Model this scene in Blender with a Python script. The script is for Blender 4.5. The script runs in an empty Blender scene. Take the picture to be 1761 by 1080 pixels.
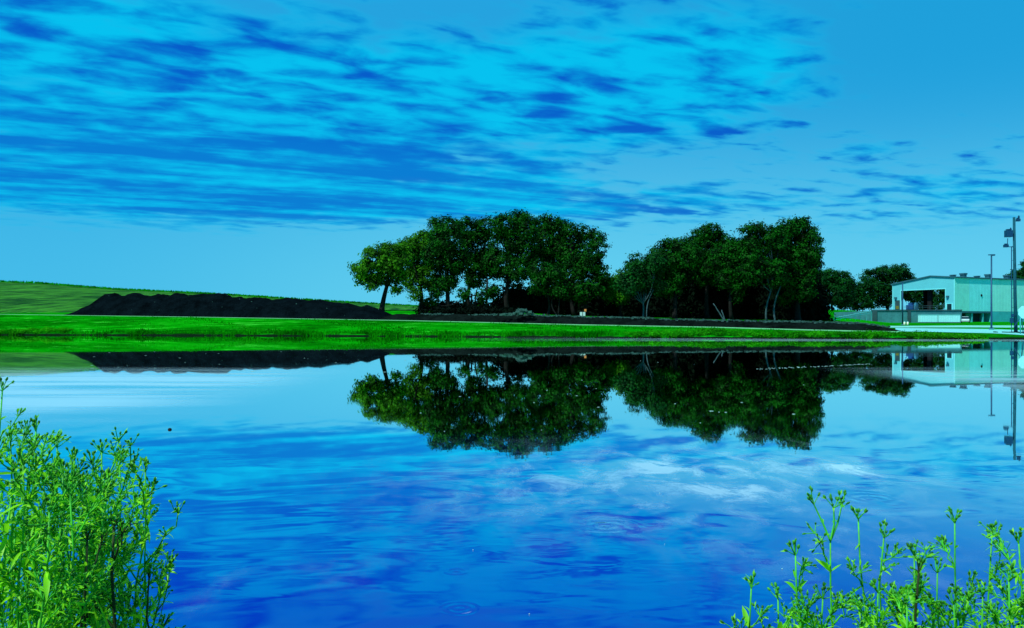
import bpy, math, random
import numpy as np
rng = np.random.default_rng(7)
random.seed(7)
S = bpy.context.scene
COL = S.collection
F, CX, Y0, H = 1465.0, 880.5, 560.0, 1.4     # focal length in photo pixels, axis, horizon row, eye height

def X_(px, Y): return (px - CX) / F * Y
def Z_(py, Y): return H + (Y0 - py) / F * Y
def P_(px, py, Y): return np.array([X_(px, Y), Y, Z_(py, Y)])

# ------------------------------------------------------------------ materials
class NT:
    def __init__(self, tree): self.t = tree
    def n(self, typ, **kw):
        nd = self.t.nodes.new(typ)
        for k, v in kw.items(): setattr(nd, k, v)
        return nd
    def put(self, sock, v):
        if isinstance(v, bpy.types.NodeSocket): self.t.links.new(v, sock)
        elif v is not None:
            if hasattr(sock.default_value, '__len__') and len(sock.default_value) == 4 and len(v) == 3: v = (*v, 1)
            sock.default_value = v
    def m(self, op, a, b=None, c=None, clamp=False):
        nd = self.n('ShaderNodeMath', operation=op, use_clamp=clamp)
        for i, v in enumerate((a, b, c)):
            if v is not None: self.put(nd.inputs[i], v)
        return nd.outputs[0]
    def add(self, *a):
        r = a[0]
        for v in a[1:]: r = self.m('ADD', r, v)
        return r
    def mul(self, *a):
        r = a[0]
        for v in a[1:]: r = self.m('MULTIPLY', r, v)
        return r
    def ss(self, v, lo, hi, a=0.0, b=1.0):
        nd = self.n('ShaderNodeMapRange', interpolation_type='SMOOTHSTEP')
        for i, x in enumerate((v, lo, hi, a, b)): self.put(nd.inputs[i], x)
        return nd.outputs[0]
    def mix(self, f, a, b, blend='MIX'):
        nd = self.n('ShaderNodeMix', data_type='RGBA', blend_type=blend)
        self.put(nd.inputs[0], f); self.put(nd.inputs[6], a); self.put(nd.inputs[7], b)
        return nd.outputs[2]
    def noise(self, vec, scale, detail=4.0, rough=0.55, dist=0.0):
        nd = self.n('ShaderNodeTexNoise')
        if vec is not None: self.put(nd.inputs['Vector'], vec)
        self.put(nd.inputs['Scale'], scale); self.put(nd.inputs['Detail'], detail)
        self.put(nd.inputs['Roughness'], rough); self.put(nd.inputs['Distortion'], dist)
        return nd.outputs[0]
    def xyz(self, x, y, z):
        nd = self.n('ShaderNodeCombineXYZ')
        for i, v in enumerate((x, y, z)): self.put(nd.inputs[i], v)
        return nd.outputs[0]
    def sep(self, v):
        nd = self.n('ShaderNodeSeparateXYZ'); self.put(nd.inputs[0], v); return nd.outputs
    def vscale(self, v, s):
        nd = self.n('ShaderNodeVectorMath', operation='MULTIPLY'); self.put(nd.inputs[0], v); nd.inputs[1].default_value = s
        return nd.outputs[0]

def mat(name):
    m = bpy.data.materials.new(name); m.use_nodes = True
    nt = NT(m.node_tree); b = m.node_tree.nodes['Principled BSDF']
    return m, nt, b

def plain(name, col, rough=0.7, metal=0.0, var=0.25, scale=3.0, spec=0.3, bump=0.0):
    """paint, metal, bark, soil: a base colour broken up by two scales of noise"""
    m, nt, b = mat(name)
    pos = nt.n('ShaderNodeTexCoord').outputs['Object']
    n = nt.noise(pos, scale, 6, 0.65)
    n2 = nt.noise(pos, scale * 6.3, 4, 0.6)
    f = nt.ss(nt.add(nt.mul(n, 0.65), nt.mul(n2, 0.35)), 0.33, 0.68)
    dark = tuple(c * (1 - var) for c in col); light = tuple(min(1, c * (1 + var)) for c in col)
    nt.put(b.inputs['Base Color'], nt.mix(f, dark, light))
    b.inputs['Roughness'].default_value = rough; b.inputs['Metallic'].default_value = metal
    b.inputs['Specular IOR Level'].default_value = spec
    if bump:
        bp = nt.n('ShaderNodeBump'); bp.inputs['Strength'].default_value = 1; bp.inputs['Distance'].default_value = bump
        nt.put(bp.inputs['Height'], n2); nt.put(b.inputs['Normal'], bp.outputs[0])
    return m

def leafmat(name, dark, light, trans=0.3, clump=0.35, rough=0.55, spec=0.25, dry=None, rnd=0.55):
    m, nt, b = mat(name)
    g = nt.n('ShaderNodeNewGeometry')
    r = g.outputs['Random Per Island']
    cl = nt.noise(g.outputs['Position'], clump, 3, 0.6)
    f = nt.m('ADD', nt.mul(r, rnd), nt.ss(cl, 0.36, 0.64, -0.05, 1.0 - rnd), clamp=True)
    c = nt.mix(f, dark, light)
    if dry: c = nt.mix(nt.ss(r, 0.93, 0.95), c, dry)
    nt.put(b.inputs['Base Color'], c)
    b.inputs['Roughness'].default_value = rough; b.inputs['Specular IOR Level'].default_value = spec
    tr = nt.n('ShaderNodeBsdfTranslucent'); nt.put(tr.inputs[0], nt.mix(0.5, c, light))
    mx = nt.n('ShaderNodeMixShader'); mx.inputs[0].default_value = trans
    out = m.node_tree.nodes['Material Output']
    m.node_tree.links.new(b.outputs[0], mx.inputs[1]); m.node_tree.links.new(tr.outputs[0], mx.inputs[2])
    m.node_tree.links.new(mx.outputs[0], out.inputs[0])
    return m

# ------------------------------------------------------------------ mesh helpers
class MB:
    def __init__(self): self.v, self.f, self.k = [], [], 0
    def add(self, verts, faces):
        verts = np.asarray(verts, float).reshape(-1, 3)
        self.v.append(verts); o = self.k; self.k += len(verts)
        if isinstance(faces, np.ndarray): self.f.extend((faces + o).tolist())
        else: self.f.extend([[i + o for i in q] for q in faces])
        return self
    def box(self, c, s, M=None):
        c = np.asarray(c, float); h = np.asarray(s, float) / 2
        v = np.array([[x, y, z] for x in (-1, 1) for y in (-1, 1) for z in (-1, 1)]) * h
        if M is not None: v = v @ np.asarray(M).T
        return self.add(v + c, [(0,1,3,2),(4,6,7,5),(0,4,5,1),(2,3,7,6),(0,2,6,4),(1,5,7,3)])
    def tube(self, pts, rad, sides=7, cap=True):
        pts = np.asarray(pts, float); n = len(pts)
        rad = np.full(n, rad, float) if np.isscalar(rad) else np.asarray(rad, float)
        d = np.gradient(pts, axis=0); d /= np.linalg.norm(d, axis=1)[:, None] + 1e-12
        ref = np.array([0, 1, 0.]) if abs(d[:, 1]).max() < 0.9 else np.array([1, 0, 0.])
        u = np.cross(d, ref); u /= np.linalg.norm(u, axis=1)[:, None] + 1e-9
        w = np.cross(d, u); a = np.linspace(0, 2 * np.pi, sides, endpoint=False)
        ring = pts[:, None] + rad[:, None, None] * (np.cos(a)[None, :, None] * u[:, None] + np.sin(a)[None, :, None] * w[:, None])
        fs = [(i * sides + j, i * sides + (j + 1) % sides, (i + 1) * sides + (j + 1) % sides, (i + 1) * sides + j) for i in range(n - 1) for j in range(sides)]
        if cap: fs += [tuple(range(sides - 1, -1, -1)), tuple(range((n - 1) * sides, n * sides))]
        return self.add(ring.reshape(-1, 3), fs)
    def ball(self, c, r, axis=None, seg=6, rings=4):
        r = np.ones(3) * r
        v = [[0, 0, 1]]
        for i in range(1, rings):
            t = math.pi * i / rings
            v += [[math.sin(t) * math.cos(2 * math.pi * j / seg), math.sin(t) * math.sin(2 * math.pi * j / seg), math.cos(t)] for j in range(seg)]
        v.append([0, 0, -1]); v = np.array(v) * r
        if axis is not None:
            z = np.asarray(axis, float); z = z / np.linalg.norm(z); x = np.cross(z, [0.3, 1, 0.2]); x /= np.linalg.norm(x)
            v = v @ np.array([x, np.cross(z, x), z])
        fs = [(0, 1 + j, 1 + (j + 1) % seg) for j in range(seg)]
        for i in range(rings - 2):
            a = 1 + i * seg; b = a + seg
            fs += [(a + j, b + j, b + (j + 1) % seg, a + (j + 1) % seg) for j in range(seg)]
        L = len(v) - 1; a = 1 + (rings - 2) * seg
        fs += [(L, a + (j + 1) % seg, a + j) for j in range(seg)]
        return self.add(v + np.asarray(c, float), fs)
    def prism(self, poly, map0, map1):
        """poly: list of 2-D points; map0 / map1 turn a point into the front / back 3-D position"""
        n = len(poly); v = [map0(*p) for p in poly] + [map1(*p) for p in poly]
        return self.add(v, [tuple(range(n)), tuple(range(2 * n - 1, n - 1, -1))] + [(i, i + n, (i + 1) % n + n, (i + 1) % n) for i in range(n)])
    def build(self, name, m, parent=None, smooth=False, origin=None):
        v = np.concatenate(self.v) if self.v else np.zeros((0, 3))
        if parent is not None: v = v - np.array(ORG.get(parent.name, (0, 0, 0)))
        elif origin is not None: v = v - np.asarray(origin)
        me = bpy.data.meshes.new(name)
        me.from_pydata(v.tolist(), [], self.f)
        me.materials.append(m)
        if smooth: me.polygons.foreach_set('use_smooth', np.ones(len(me.polygons), bool))
        me.update()
        o = bpy.data.objects.new(name, me); COL.objects.link(o)
        if parent is not None:
            o.parent = parent; ORG[o.name] = ORG.get(parent.name, (0, 0, 0))
        elif origin is not None:
            o.location = origin; ORG[o.name] = tuple(origin)
        return o
ORG = {}

def quads(name, V, m, parent=None, kind=None):
    """V: (n,4,3) loose leaf quads -> one mesh, fast"""
    n = len(V)
    if parent is not None: V = V - np.array(ORG.get(parent.name, (0, 0, 0)))
    me = bpy.data.meshes.new(name)
    me.vertices.add(4 * n); me.vertices.foreach_set('co', V.reshape(-1).astype(np.float32))
    me.loops.add(4 * n); me.loops.foreach_set('vertex_index', np.arange(4 * n, dtype=np.int32))
    me.polygons.add(n); me.polygons.foreach_set('loop_start', np.arange(0, 4 * n, 4, dtype=np.int32))
    me.materials.append(m); me.update(calc_edges=True); me.validate()
    o = bpy.data.objects.new(name, me); COL.objects.link(o)
    if parent is not None: o.parent = parent; ORG[o.name] = ORG.get(parent.name, (0, 0, 0))
    return o

def thing(name, label, cat, loc, group=None):
    o = bpy.data.objects.new(name, None); COL.objects.link(o)
    o.location = loc; o.empty_display_size = 0.3; ORG[o.name] = tuple(loc)
    return tag(o, label, cat, group)
def tag(o, label=None, cat=None, group=None, kind=None):
    if label: o['label'] = label
    if cat: o['category'] = cat
    if group: o['group'] = group
    if kind: o['kind'] = kind
    return o

TABS = {}
def vnoise(x, seed=0, oct=4):
    """cheap smooth 1-D noise in about -1..1"""
    x = np.asarray(x, float); y = 0 * x; a = 1.0
    if seed not in TABS: TABS[seed] = np.random.default_rng(seed).uniform(-1, 1, (8, 4096))
    for k in range(oct):
        t = TABS[seed][k]; xi = np.floor(x).astype(int); fr = x - xi; fr = fr * fr * (3 - 2 * fr)
        y = y + a * (t[xi % 4096] * (1 - fr) + t[(xi + 1) % 4096] * fr); x = x * 2.13 + 7.7; a *= 0.5
    return y / 1.6

def unit(v): return v / (np.linalg.norm(v, axis=-1, keepdims=True) + 1e-9)

# ------------------------------------------------------------------ colours
M_grass, nt, b = mat('grass_ground')
g = nt.n('ShaderNodeNewGeometry'); pos = g.outputs['Position']
streak = nt.noise(nt.vscale(pos, (0.16, 0.75, 0.9)), 1.0, 6, 0.68)
fine = nt.noise(nt.vscale(pos, (0.9, 2.2, 2.2)), 1.0, 4, 0.6)
patch = nt.noise(nt.vscale(pos, (0.03, 0.06, 0.05)), 1.0, 3, 0.5)
f = nt.ss(nt.add(nt.mul(streak, 0.42), nt.mul(fine, 0.26), nt.mul(patch, 0.32)), 0.38, 0.64)
c = nt.mix(f, (0.0, 0.055, 0.0005), (0.002, 0.33, 0.003))
c = nt.mix(nt.ss(streak, 0.58, 0.70, 0, 0.75), c, (0.06, 0.58, 0.05))
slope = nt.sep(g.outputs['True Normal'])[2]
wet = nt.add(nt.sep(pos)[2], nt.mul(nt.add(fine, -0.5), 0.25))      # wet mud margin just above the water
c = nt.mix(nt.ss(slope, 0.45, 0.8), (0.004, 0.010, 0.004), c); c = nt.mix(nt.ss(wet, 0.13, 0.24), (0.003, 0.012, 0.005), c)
nt.put(b.inputs['Base Color'], c); b.inputs['Roughness'].default_value = 0.95; b.inputs['Specular IOR Level'].default_value = 0.0
bp = nt.n('ShaderNodeBump'); bp.inputs['Distance'].default_value = 0.12; nt.put(bp.inputs['Height'], fine); nt.put(b.inputs['Normal'], bp.outputs[0])

M_hill, nt, b = mat('meadow_hill')
pos = nt.n('ShaderNodeNewGeometry').outputs['Position']
a1 = nt.noise(nt.vscale(pos, (0.16, 0.016, 0.3)), 1.0, 6, 0.68)
a2 = nt.noise(nt.vscale(pos, (0.7, 0.055, 0.9)), 1.0, 5, 0.65)
f = nt.ss(nt.add(nt.mul(a1, 0.5), nt.mul(a2, 0.5)), 0.42, 0.60)
c = nt.mix(f, (0.001, 0.04, 0.002), (0.035, 0.215, 0.012))
nt.put(b.inputs['Base Color'], c); b.inputs['Roughness'].default_value = 0.95; b.inputs['Specular IOR Level'].default_value = 0.05
bp = nt.n('ShaderNodeBump'); bp.inputs['Distance'].default_value = 0.8; nt.put(bp.inputs['Height'], a2); nt.put(b.inputs['Normal'], bp.outputs[0])

M_blade = leafmat('grass_blades', (0.0, 0.05, 0.001), (0.008, 0.42, 0.003), 0.35, 0.25, 0.8, 0.0)
M_weed = leafmat('bank_weeds', (0.0, 0.05, 0.002), (0.03, 0.46, 0.006), 0.3, 0.3, 0.8, 0.0)
M_soil = plain('black_soil', (0.0016, 0.0045, 0.006), 0.95, 0, 0.6, 0.5, 0.0, 0.25)
M_berm = plain('dark_loam', (0.003, 0.007, 0.006), 0.95, 0, 0.7, 0.35, 0.0, 0.15)
M_path = plain('pale_gravel', (0.10, 0.38, 0.16), 0.9, 0, 0.15, 0.6, 0.1)
M_rubble = plain('pale_rubble', (0.03, 0.10, 0.082), 0.9, 0, 0.35, 1.2, 0.1, 0.05)
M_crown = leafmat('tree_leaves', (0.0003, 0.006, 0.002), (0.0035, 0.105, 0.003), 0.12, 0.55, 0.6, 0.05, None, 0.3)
M_crown_lit = leafmat('sunlit_tree_leaves', (0.001, 0.02, 0.002), (0.045, 0.28, 0.005), 0.3, 0.45, 0.6, 0.05, None, 0.35)  # sunlit look of the brighter crowns, put into the leaf colour
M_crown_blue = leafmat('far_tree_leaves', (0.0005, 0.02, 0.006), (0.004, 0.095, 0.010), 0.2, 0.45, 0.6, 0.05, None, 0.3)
M_under = leafmat('shaded_undergrowth_leaves', (0.0006, 0.003, 0.002), (0.001, 0.008, 0.003), 0.05, 0.4, 0.8, 0.03)  # near-black leaf colour holds the shade below the crowns
M_bark = plain('dark_bark', (0.010, 0.013, 0.012), 0.9, 0, 0.4, 1.5, 0.1, 0.05)
M_palebark = plain('pale_bark', (0.045, 0.10, 0.11), 0.85, 0, 0.4, 1.2, 0.1, 0.05)

# ------------------------------------------------------------------ terrain
def tab(*kv): k = np.array(kv, float); return lambda p: [np.interp(p, k[:, 0], k[:, i]) for i in range(1, k.shape[1])]
t_shore = tab((-300, 132), (0, 128), (400, 119), (700, 111), (1000, 98), (1400, 90), (1600, 88), (1761, 87), (2300, 86))
t_path = tab((-300, 152, 540), (0, 150, 541), (350, 141, 546), (700, 131, 552), (1000, 119, 559.5), (1230, 109, 564), (1400, 103, 569), (1560, 100, 572.5), (1700, 97, 577), (1761, 96, 578.5), (2300, 95, 579))
t_tree = tab((-300, 536), (0, 538), (400, 536), (660, 533), (850, 536), (1000, 543), (1200, 549), (1350, 552), (1540, 558.5), (2300, 558.5))
t_far = tab((-300, 6), (700, 6), (1000, 6), (1380, 9.5), (1470, 8.5), (1530, 5), (2300, 5))
def ground_z(X, Y):
    Ye = max(Y, 60.0); px = CX + F * X / Ye
    ys = float(t_shore(px)[0]); yp, pyp = t_path(px); zp = H + (Y0 - pyp) * yp / F
    zt = H + (Y0 - t_tree(px)[0]) * 172 / F; zf = float(t_far(px)[0])
    ed = min(0.34, 0.55 * zp)
    n = 0.5 + 0.5 * math.sin(X * 0.9) * math.sin(X * 0.37 + 1) 
    ys += 0.5 * float(vnoise(X * 0.35 + 300, 3))
    if Y < 60:
        return float(np.interp(Y, [-80, -10, 0, 2.3, 2.7, 3.2, 5, 10, 60], [0.6, 0.2, 0.12, 0.09, 0.04, -0.3, -0.8, -1.6, -2]))
    st = [60, ys - 5, ys - 0.6, ys, ys + 0.25, ys + 2, yp, yp + 5, 172, 400, 3500]
    zz = [-2, -1, -0.25, -0.03, ed * (0.6 + 0.4 * n), ed + 0.1 * zp, zp, zp + 0.15, zt, zf, zf + 4]
    return float(np.interp(Y, st, zz))

def strip_mesh(name, m, pxs, rows, off=0.0):
    """one conforming sheet: pxs = view columns, rows(px) = list of Y"""
    mb = MB(); V = []; R = len(rows(pxs[0]))
    for px in pxs:
        for Y in rows(px):
            X = (px - CX) / F * max(Y, 60.0)
            V.append((X, Y, ground_z(X, Y) + off))
    n = len(pxs)
    fs = [(i * R + j, (i + 1) * R + j, (i + 1) * R + j + 1, i * R + j + 1) for i in range(n - 1) for j in range(R - 1)]
    mb.add(V, fs); return mb.build(name, m)

def g_rows(px):
    ys = float(t_shore(px)[0]); yp = float(t_path(px)[0])
    r = [-80, -30, -10, -3, 0, 1, 1.8, 2.3, 2.7, 3.2, 5, 10, 30, 60, ys - 5, ys - 1.6, ys - 1.1, ys - 0.7, ys - 0.4, ys - 0.1, ys + 0.2, ys + 0.5, ys + 0.8, ys + 1.2, ys + 1.8, ys + 2.6]
    r += list(np.linspace(ys + 3.2, yp - 0.1, 9)) + [yp, yp + 2.5, yp + 5, yp + 6]
    r += list(np.linspace(yp + 7, 172, 8)) + [190, 220, 260, 300, 350, 400, 700, 1500, 3500]
    return r
ground = strip_mesh('ground', M_grass, np.linspace(-700, 2460, 640), g_rows); ground['kind'] = 'structure'
path = strip_mesh('path', M_path, np.linspace(-700, 1570, 300), lambda px: [float(t_path(px)[0]) + k for k in (0.0, 1.2, 2.4, 3.8)], 0.03); path['kind'] = 'structure'
M_lot = plain('pale_concrete', (0.13, 0.52, 0.50), 0.8, 0, 0.12, 0.25, 0.2)
lot = strip_mesh('parking_lot', M_lot, np.linspace(1540, 2300, 90), lambda px: [float(np.interp(px, [1540, 1700, 1780, 2300], [104, 104, 97, 95])) + k for k in np.linspace(0, 24, 9)], 0.035); lot['kind'] = 'structure'
M_drive = plain('driveway_concrete', (0.13, 0.50, 0.42), 0.8, 0, 0.12, 0.25, 0.2)
drive = strip_mesh('driveway', M_drive, np.linspace(1530, 2300, 90), lambda px: [float(np.interp(px, [1530, 1650, 2300], [131, 141, 145])) + k for k in np.linspace(0, 20, 7)], 0.035); drive['kind'] = 'structure'

# meadow hill behind
hp = tab((-500, 470), (-200, 478), (0, 485), (60, 487), (200, 498), (330, 504), (400, 508), (560, 518), (715, 527), (900, 536), (1100, 548))
mb = MB(); V = []; pxs = np.linspace(-600, 1100, 260); ts = np.linspace(0, 1, 26)
for px in pxs:
    zr = Z_(hp(px)[0], 430.0)
    for t in list(ts) + [1.15, 2.5]:
        Y = 178 + 252 * t; X = X_(px, Y); z0 = 2.6
        if t <= 1: z = z0 + (zr - z0) * (t ** 0.9) + 0.5 * float(vnoise(X * 0.09 + 500, 11)) * float(vnoise(Y * 0.11 + 90, 12)) * min(1, 4 * t)
        else: z = zr - 1.5 * (t - 1)
        V.append((X, Y, z))
R = 28
mb.add(V, [(i * R + j, (i + 1) * R + j, (i + 1) * R + j + 1, i * R + j + 1) for i in range(len(pxs) - 1) for j in range(R - 1)])
hill = mb.build('hill', M_hill, smooth=True); hill['kind'] = 'structure'

# water
M_water, nt, b = mat('pond_water')
nodes = M_water.node_tree.nodes; nodes.remove(b)
tc = nt.n('ShaderNodeTexCoord').outputs['Object']; sx, sy, sz = nt.sep(tc)
near = nt.ss(sy, 5.5, 10.5, 1.0, 0.0)
mid = nt.ss(sy, 12.0, 40.0, 1.0, 0.0)
w1 = nt.noise(nt.vscale(tc, (0.55, 0.9, 1)), 1.0, 2, 0.45, 0.6)
w2 = nt.noise(nt.vscale(tc, (2.6, 4.6, 1)), 1.0, 2, 0.5, 0.5)
w3 = nt.noise(nt.vscale(tc, (0.16, 0.5, 1)), 1.0, 2, 0.5)
gust = nt.ss(nt.noise(nt.vscale(tc, (0.22, 0.3, 1)), 1.0, 2, 0.5), 0.42, 0.62)
# ruffled patches put in for pale glints, catching the bright cloud added above
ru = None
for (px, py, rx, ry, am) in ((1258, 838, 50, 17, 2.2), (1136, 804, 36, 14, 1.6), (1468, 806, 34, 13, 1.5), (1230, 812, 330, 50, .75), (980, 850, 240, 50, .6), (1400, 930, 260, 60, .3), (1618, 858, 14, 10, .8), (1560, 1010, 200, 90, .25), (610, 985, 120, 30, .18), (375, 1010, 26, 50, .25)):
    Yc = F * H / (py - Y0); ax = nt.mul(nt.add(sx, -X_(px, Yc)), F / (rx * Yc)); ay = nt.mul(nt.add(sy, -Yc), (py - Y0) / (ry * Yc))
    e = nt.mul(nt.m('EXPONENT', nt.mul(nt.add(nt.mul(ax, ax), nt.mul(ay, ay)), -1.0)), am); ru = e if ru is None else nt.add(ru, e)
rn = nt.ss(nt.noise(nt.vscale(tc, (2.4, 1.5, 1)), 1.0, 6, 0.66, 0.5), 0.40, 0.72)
pale_ruffle = nt.mul(nt.ss(sy, 11.5, 15.0), nt.ss(sy, 22.0, 30.0, 1.0, 0.0), nt.m('MAXIMUM', nt.ss(sx, -4.2, -8.0), nt.ss(sx, 9.5, 13.0)), nt.ss(nt.noise(nt.vscale(tc, (0.09, 0.6, 1)), 1.0, 3, 0.5), 0.28, 0.55), 0.52)  # rough band added to whiten the reflection near both sides
ruffle = nt.m('ADD', nt.mul(ru, rn), pale_ruffle, clamp=True)
h = nt.add(nt.mul(w1, near, 0.011), nt.mul(w2, near, gust, 0.0016), nt.mul(w3, mid, 0.0006))
def ring(cx, cy, r, k, amp):
    dx = nt.m('SUBTRACT', sx, cx); dy = nt.m('SUBTRACT', sy, cy)
    d = nt.m('SQRT', nt.add(nt.mul(dx, dx), nt.mul(dy, dy)))
    return nt.mul(nt.m('SINE', nt.mul(nt.add(d, nt.mul(w2, r * 0.25)), k)), nt.ss(d, r * 0.15, r, amp, 0.0), nt.ss(nt.noise(nt.vscale(tc, (4.0, 1.2, 1)), 1.0, 2, 0.5), 0.40, 0.62))
for (px, py, r, k, amp) in ((790, 1047, 0.14, 110, 0.0012), (785, 982, 0.12, 100, 0.0008), (1040, 905, 0.36, 55, 0.0010), (1500, 858, 0.4, 50, 0.0012)):
    Y = F * H / (py - Y0); h = nt.add(h, ring(X_(px, Y), Y, r, k, amp))
bp = nt.n('ShaderNodeBump'); bp.inputs['Strength'].default_value = 1.0; bp.inputs['Distance'].default_value = 1.0
nt.put(bp.inputs['Height'], h)
fr = nt.n('ShaderNodeFresnel'); fr.inputs['IOR'].default_value = 1.33; nt.put(fr.inputs['Normal'], bp.outputs[0])
gl = nt.n('ShaderNodeBsdfGlossy'); gl.inputs['Color'].default_value = (0.97, 1, 1, 1)
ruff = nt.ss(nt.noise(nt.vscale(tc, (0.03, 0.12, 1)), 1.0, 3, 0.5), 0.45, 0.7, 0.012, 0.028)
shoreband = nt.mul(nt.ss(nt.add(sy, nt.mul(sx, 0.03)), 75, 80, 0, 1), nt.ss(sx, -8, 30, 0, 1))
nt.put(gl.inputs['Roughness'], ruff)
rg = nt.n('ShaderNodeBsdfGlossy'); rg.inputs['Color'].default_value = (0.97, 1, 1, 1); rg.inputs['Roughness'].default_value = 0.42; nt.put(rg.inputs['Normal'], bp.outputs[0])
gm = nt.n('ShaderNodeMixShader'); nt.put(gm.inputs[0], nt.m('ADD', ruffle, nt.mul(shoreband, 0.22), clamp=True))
nt.put(gl.inputs['Normal'], bp.outputs[0])
df = nt.n('ShaderNodeBsdfDiffuse'); df.inputs[0].default_value = (0.0, 0.004, 0.27, 1)
mx = nt.n('ShaderNodeMixShader'); nt.put(mx.inputs[0], nt.ss(fr.outputs[0], 0.0, 0.48, 0.07, 1.0))
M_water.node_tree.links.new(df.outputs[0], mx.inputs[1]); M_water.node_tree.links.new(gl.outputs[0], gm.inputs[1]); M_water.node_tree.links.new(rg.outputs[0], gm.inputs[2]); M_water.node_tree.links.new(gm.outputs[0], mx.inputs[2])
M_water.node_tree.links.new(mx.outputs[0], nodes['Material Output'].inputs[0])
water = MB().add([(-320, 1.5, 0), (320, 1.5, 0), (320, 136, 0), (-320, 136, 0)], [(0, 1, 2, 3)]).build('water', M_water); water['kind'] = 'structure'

# ------------------------------------------------------------------ soil mound and berm
def ridge(name, m, prof, front, depth, label, cat, base=None, rough=0.25, rows=16, seed=5, n=360):
    """long heap: prof = crest row per column, front(px) = Y of its near foot"""
    pxs = np.linspace(prof[0][0], prof[-1][0], n); pf = tab(*prof)
    V = []; ts = np.linspace(0, 1, rows)
    for i, px in enumerate(pxs):
        yf = front(px); yc = yf + depth * 0.5; zc = Z_(float(pf(px)[0]), yc)
        for j, t in enumerate(ts):
            Y = yf + depth * t; X = X_(px, yc) + 0 * t
            zg = ground_z(X, Y) - 0.06
            s = math.sin(math.pi * t) ** 0.75
            hgt = max(0.0, zc - ground_z(X, yc))
            z = zg + hgt * s + rough * s * min(1, hgt) * (float(vnoise(X * 0.8 + j * 17.3, seed + j)) * 0.6)
            V.append((X, Y, z))
    R = rows; mb = MB()
    mb.add(V, [(i * R + j, (i + 1) * R + j, (i + 1) * R + j + 1, i * R + j + 1) for i in range(n - 1) for j in range(R - 1)])
    o = mb.build(name, m, smooth=True); tag(o, label, cat); return o, np.array(V).reshape(n, R, 3)
yp_ = lambda px: float(t_path(px)[0])
prof = [(122, 544), (135, 540), (150, 531), (165, 521), (178, 511), (186, 505), (200, 504), (208, 508), (216, 508), (224, 505), (234, 503.5), (246, 507), (256, 509), (266, 506), (285, 506), (294, 509), (302, 504.5), (316, 504.5), (326, 508), (338, 506), (350, 504.5), (388, 504), (396, 511), (410, 509.5), (422, 513), (440, 511), (455, 512), (470, 515.5), (488, 512), (505, 513), (530, 516), (545, 515), (575, 520), (600, 521), (616, 526.5), (630, 525), (642, 528), (655, 533), (670, 541), (690, 548), (700, 551)]
mound, _ = ridge('soil_mound', M_soil, prof, lambda px: yp_(px) + 4.5, 14.0, 'long black heap of dumped soil with a lumpy crest beyond the far grass bank', 'soil heap', rough=0.35)
bprof = [(-40, 541), (20, 540.5), (120, 541)]
prof2 = [(640, 549), (680, 539.5), (760, 540), (850, 540.5), (900, 541), (950, 542.5), (1000, 544), (1080, 546), (1150, 548.5), (1250, 551), (1350, 552.5), (1420, 553.5), (1480, 555.5), (1510, 559.5), (1530, 564), (1548, 569)]
berm, BV = ridge('soil_berm', M_berm, prof2, lambda px: yp_(px) + 4.0, 5.0, 'low dark earth berm with a pale rubble crest in front of the trees', 'earth berm', rough=0.25, seed=40)
pm = [p for p in _.reshape(-1, 3)[rng.integers(0, _.shape[0] * _.shape[1], 34)] if p[2] > 1.0 and p[1] < 158]
mbs = MB()
for p in pm:
    r_ = rng.uniform(.05, .12); mbs.ball(p, (r_ * 1.2, r_, r_ * .8), seg=6, rings=4)
tag(mbs.build('stones', M_rubble), 'few pale stones and clods caught in the black face of the soil heap', None, None, 'stuff')
# rubble along the crest: loose clods nobody could count
mb = MB()
def rock(c, r):
    v = unit(rng.normal(size=(8, 3))); 
    base = np.array([[x, y, z] for x in (-1, 1) for y in (-1, 1) for z in (-1, 1)]) * r * rng.uniform(0.6, 1.1, (8, 3)) * np.array([1.2, 1, 0.7])
    mb.add(base + c, [(0,1,3,2),(4,6,7,5),(0,4,5,1),(2,3,7,6),(0,2,6,4),(1,5,7,3)])
for k in range(1500):
    i = rng.integers(35, 350); j = rng.integers(6, 10); p = BV[i, j]
    if vnoise(p[0] * 0.25 + 100, 77) < -0.35 and i < 300: continue
    rock(p + rng.normal(0, (0.3, 0.2, 0.03)), rng.uniform(0.06, 0.17))
for k in range(70):
    px = 895 + abs(rng.normal(0, 16)) * rng.choice([-1, 1]); q = P_(px, 541, 127); hz = max(0, 0.85 * math.exp(-((px - 897) / 17.0) ** 2))
    rock(np.array([q[0], 127 + rng.normal(0, .6), q[2] + rng.uniform(0, 1) * hz]), rng.uniform(0.12, 0.26))
rub = mb.build('rubble', M_rubble); tag(rub, 'pale broken rubble and clods strewn along the crest of the earth berm', None, None, 'stuff')

# ------------------------------------------------------------------ leaves
def leaf_quads(C, N, size, aspect=0.62):
    n = len(C); t = unit(np.cross(N, rng.normal(size=(n, 3)))); bb = np.cross(N, t)
    s = size[:, None]; bend = N * s * 0.18
    return np.stack([C - t * s * 0.6, C + bb * s * aspect * 0.5 + bend, C + t * s * 0.6, C - bb * s * aspect * 0.5 + bend], axis=1)

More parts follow.
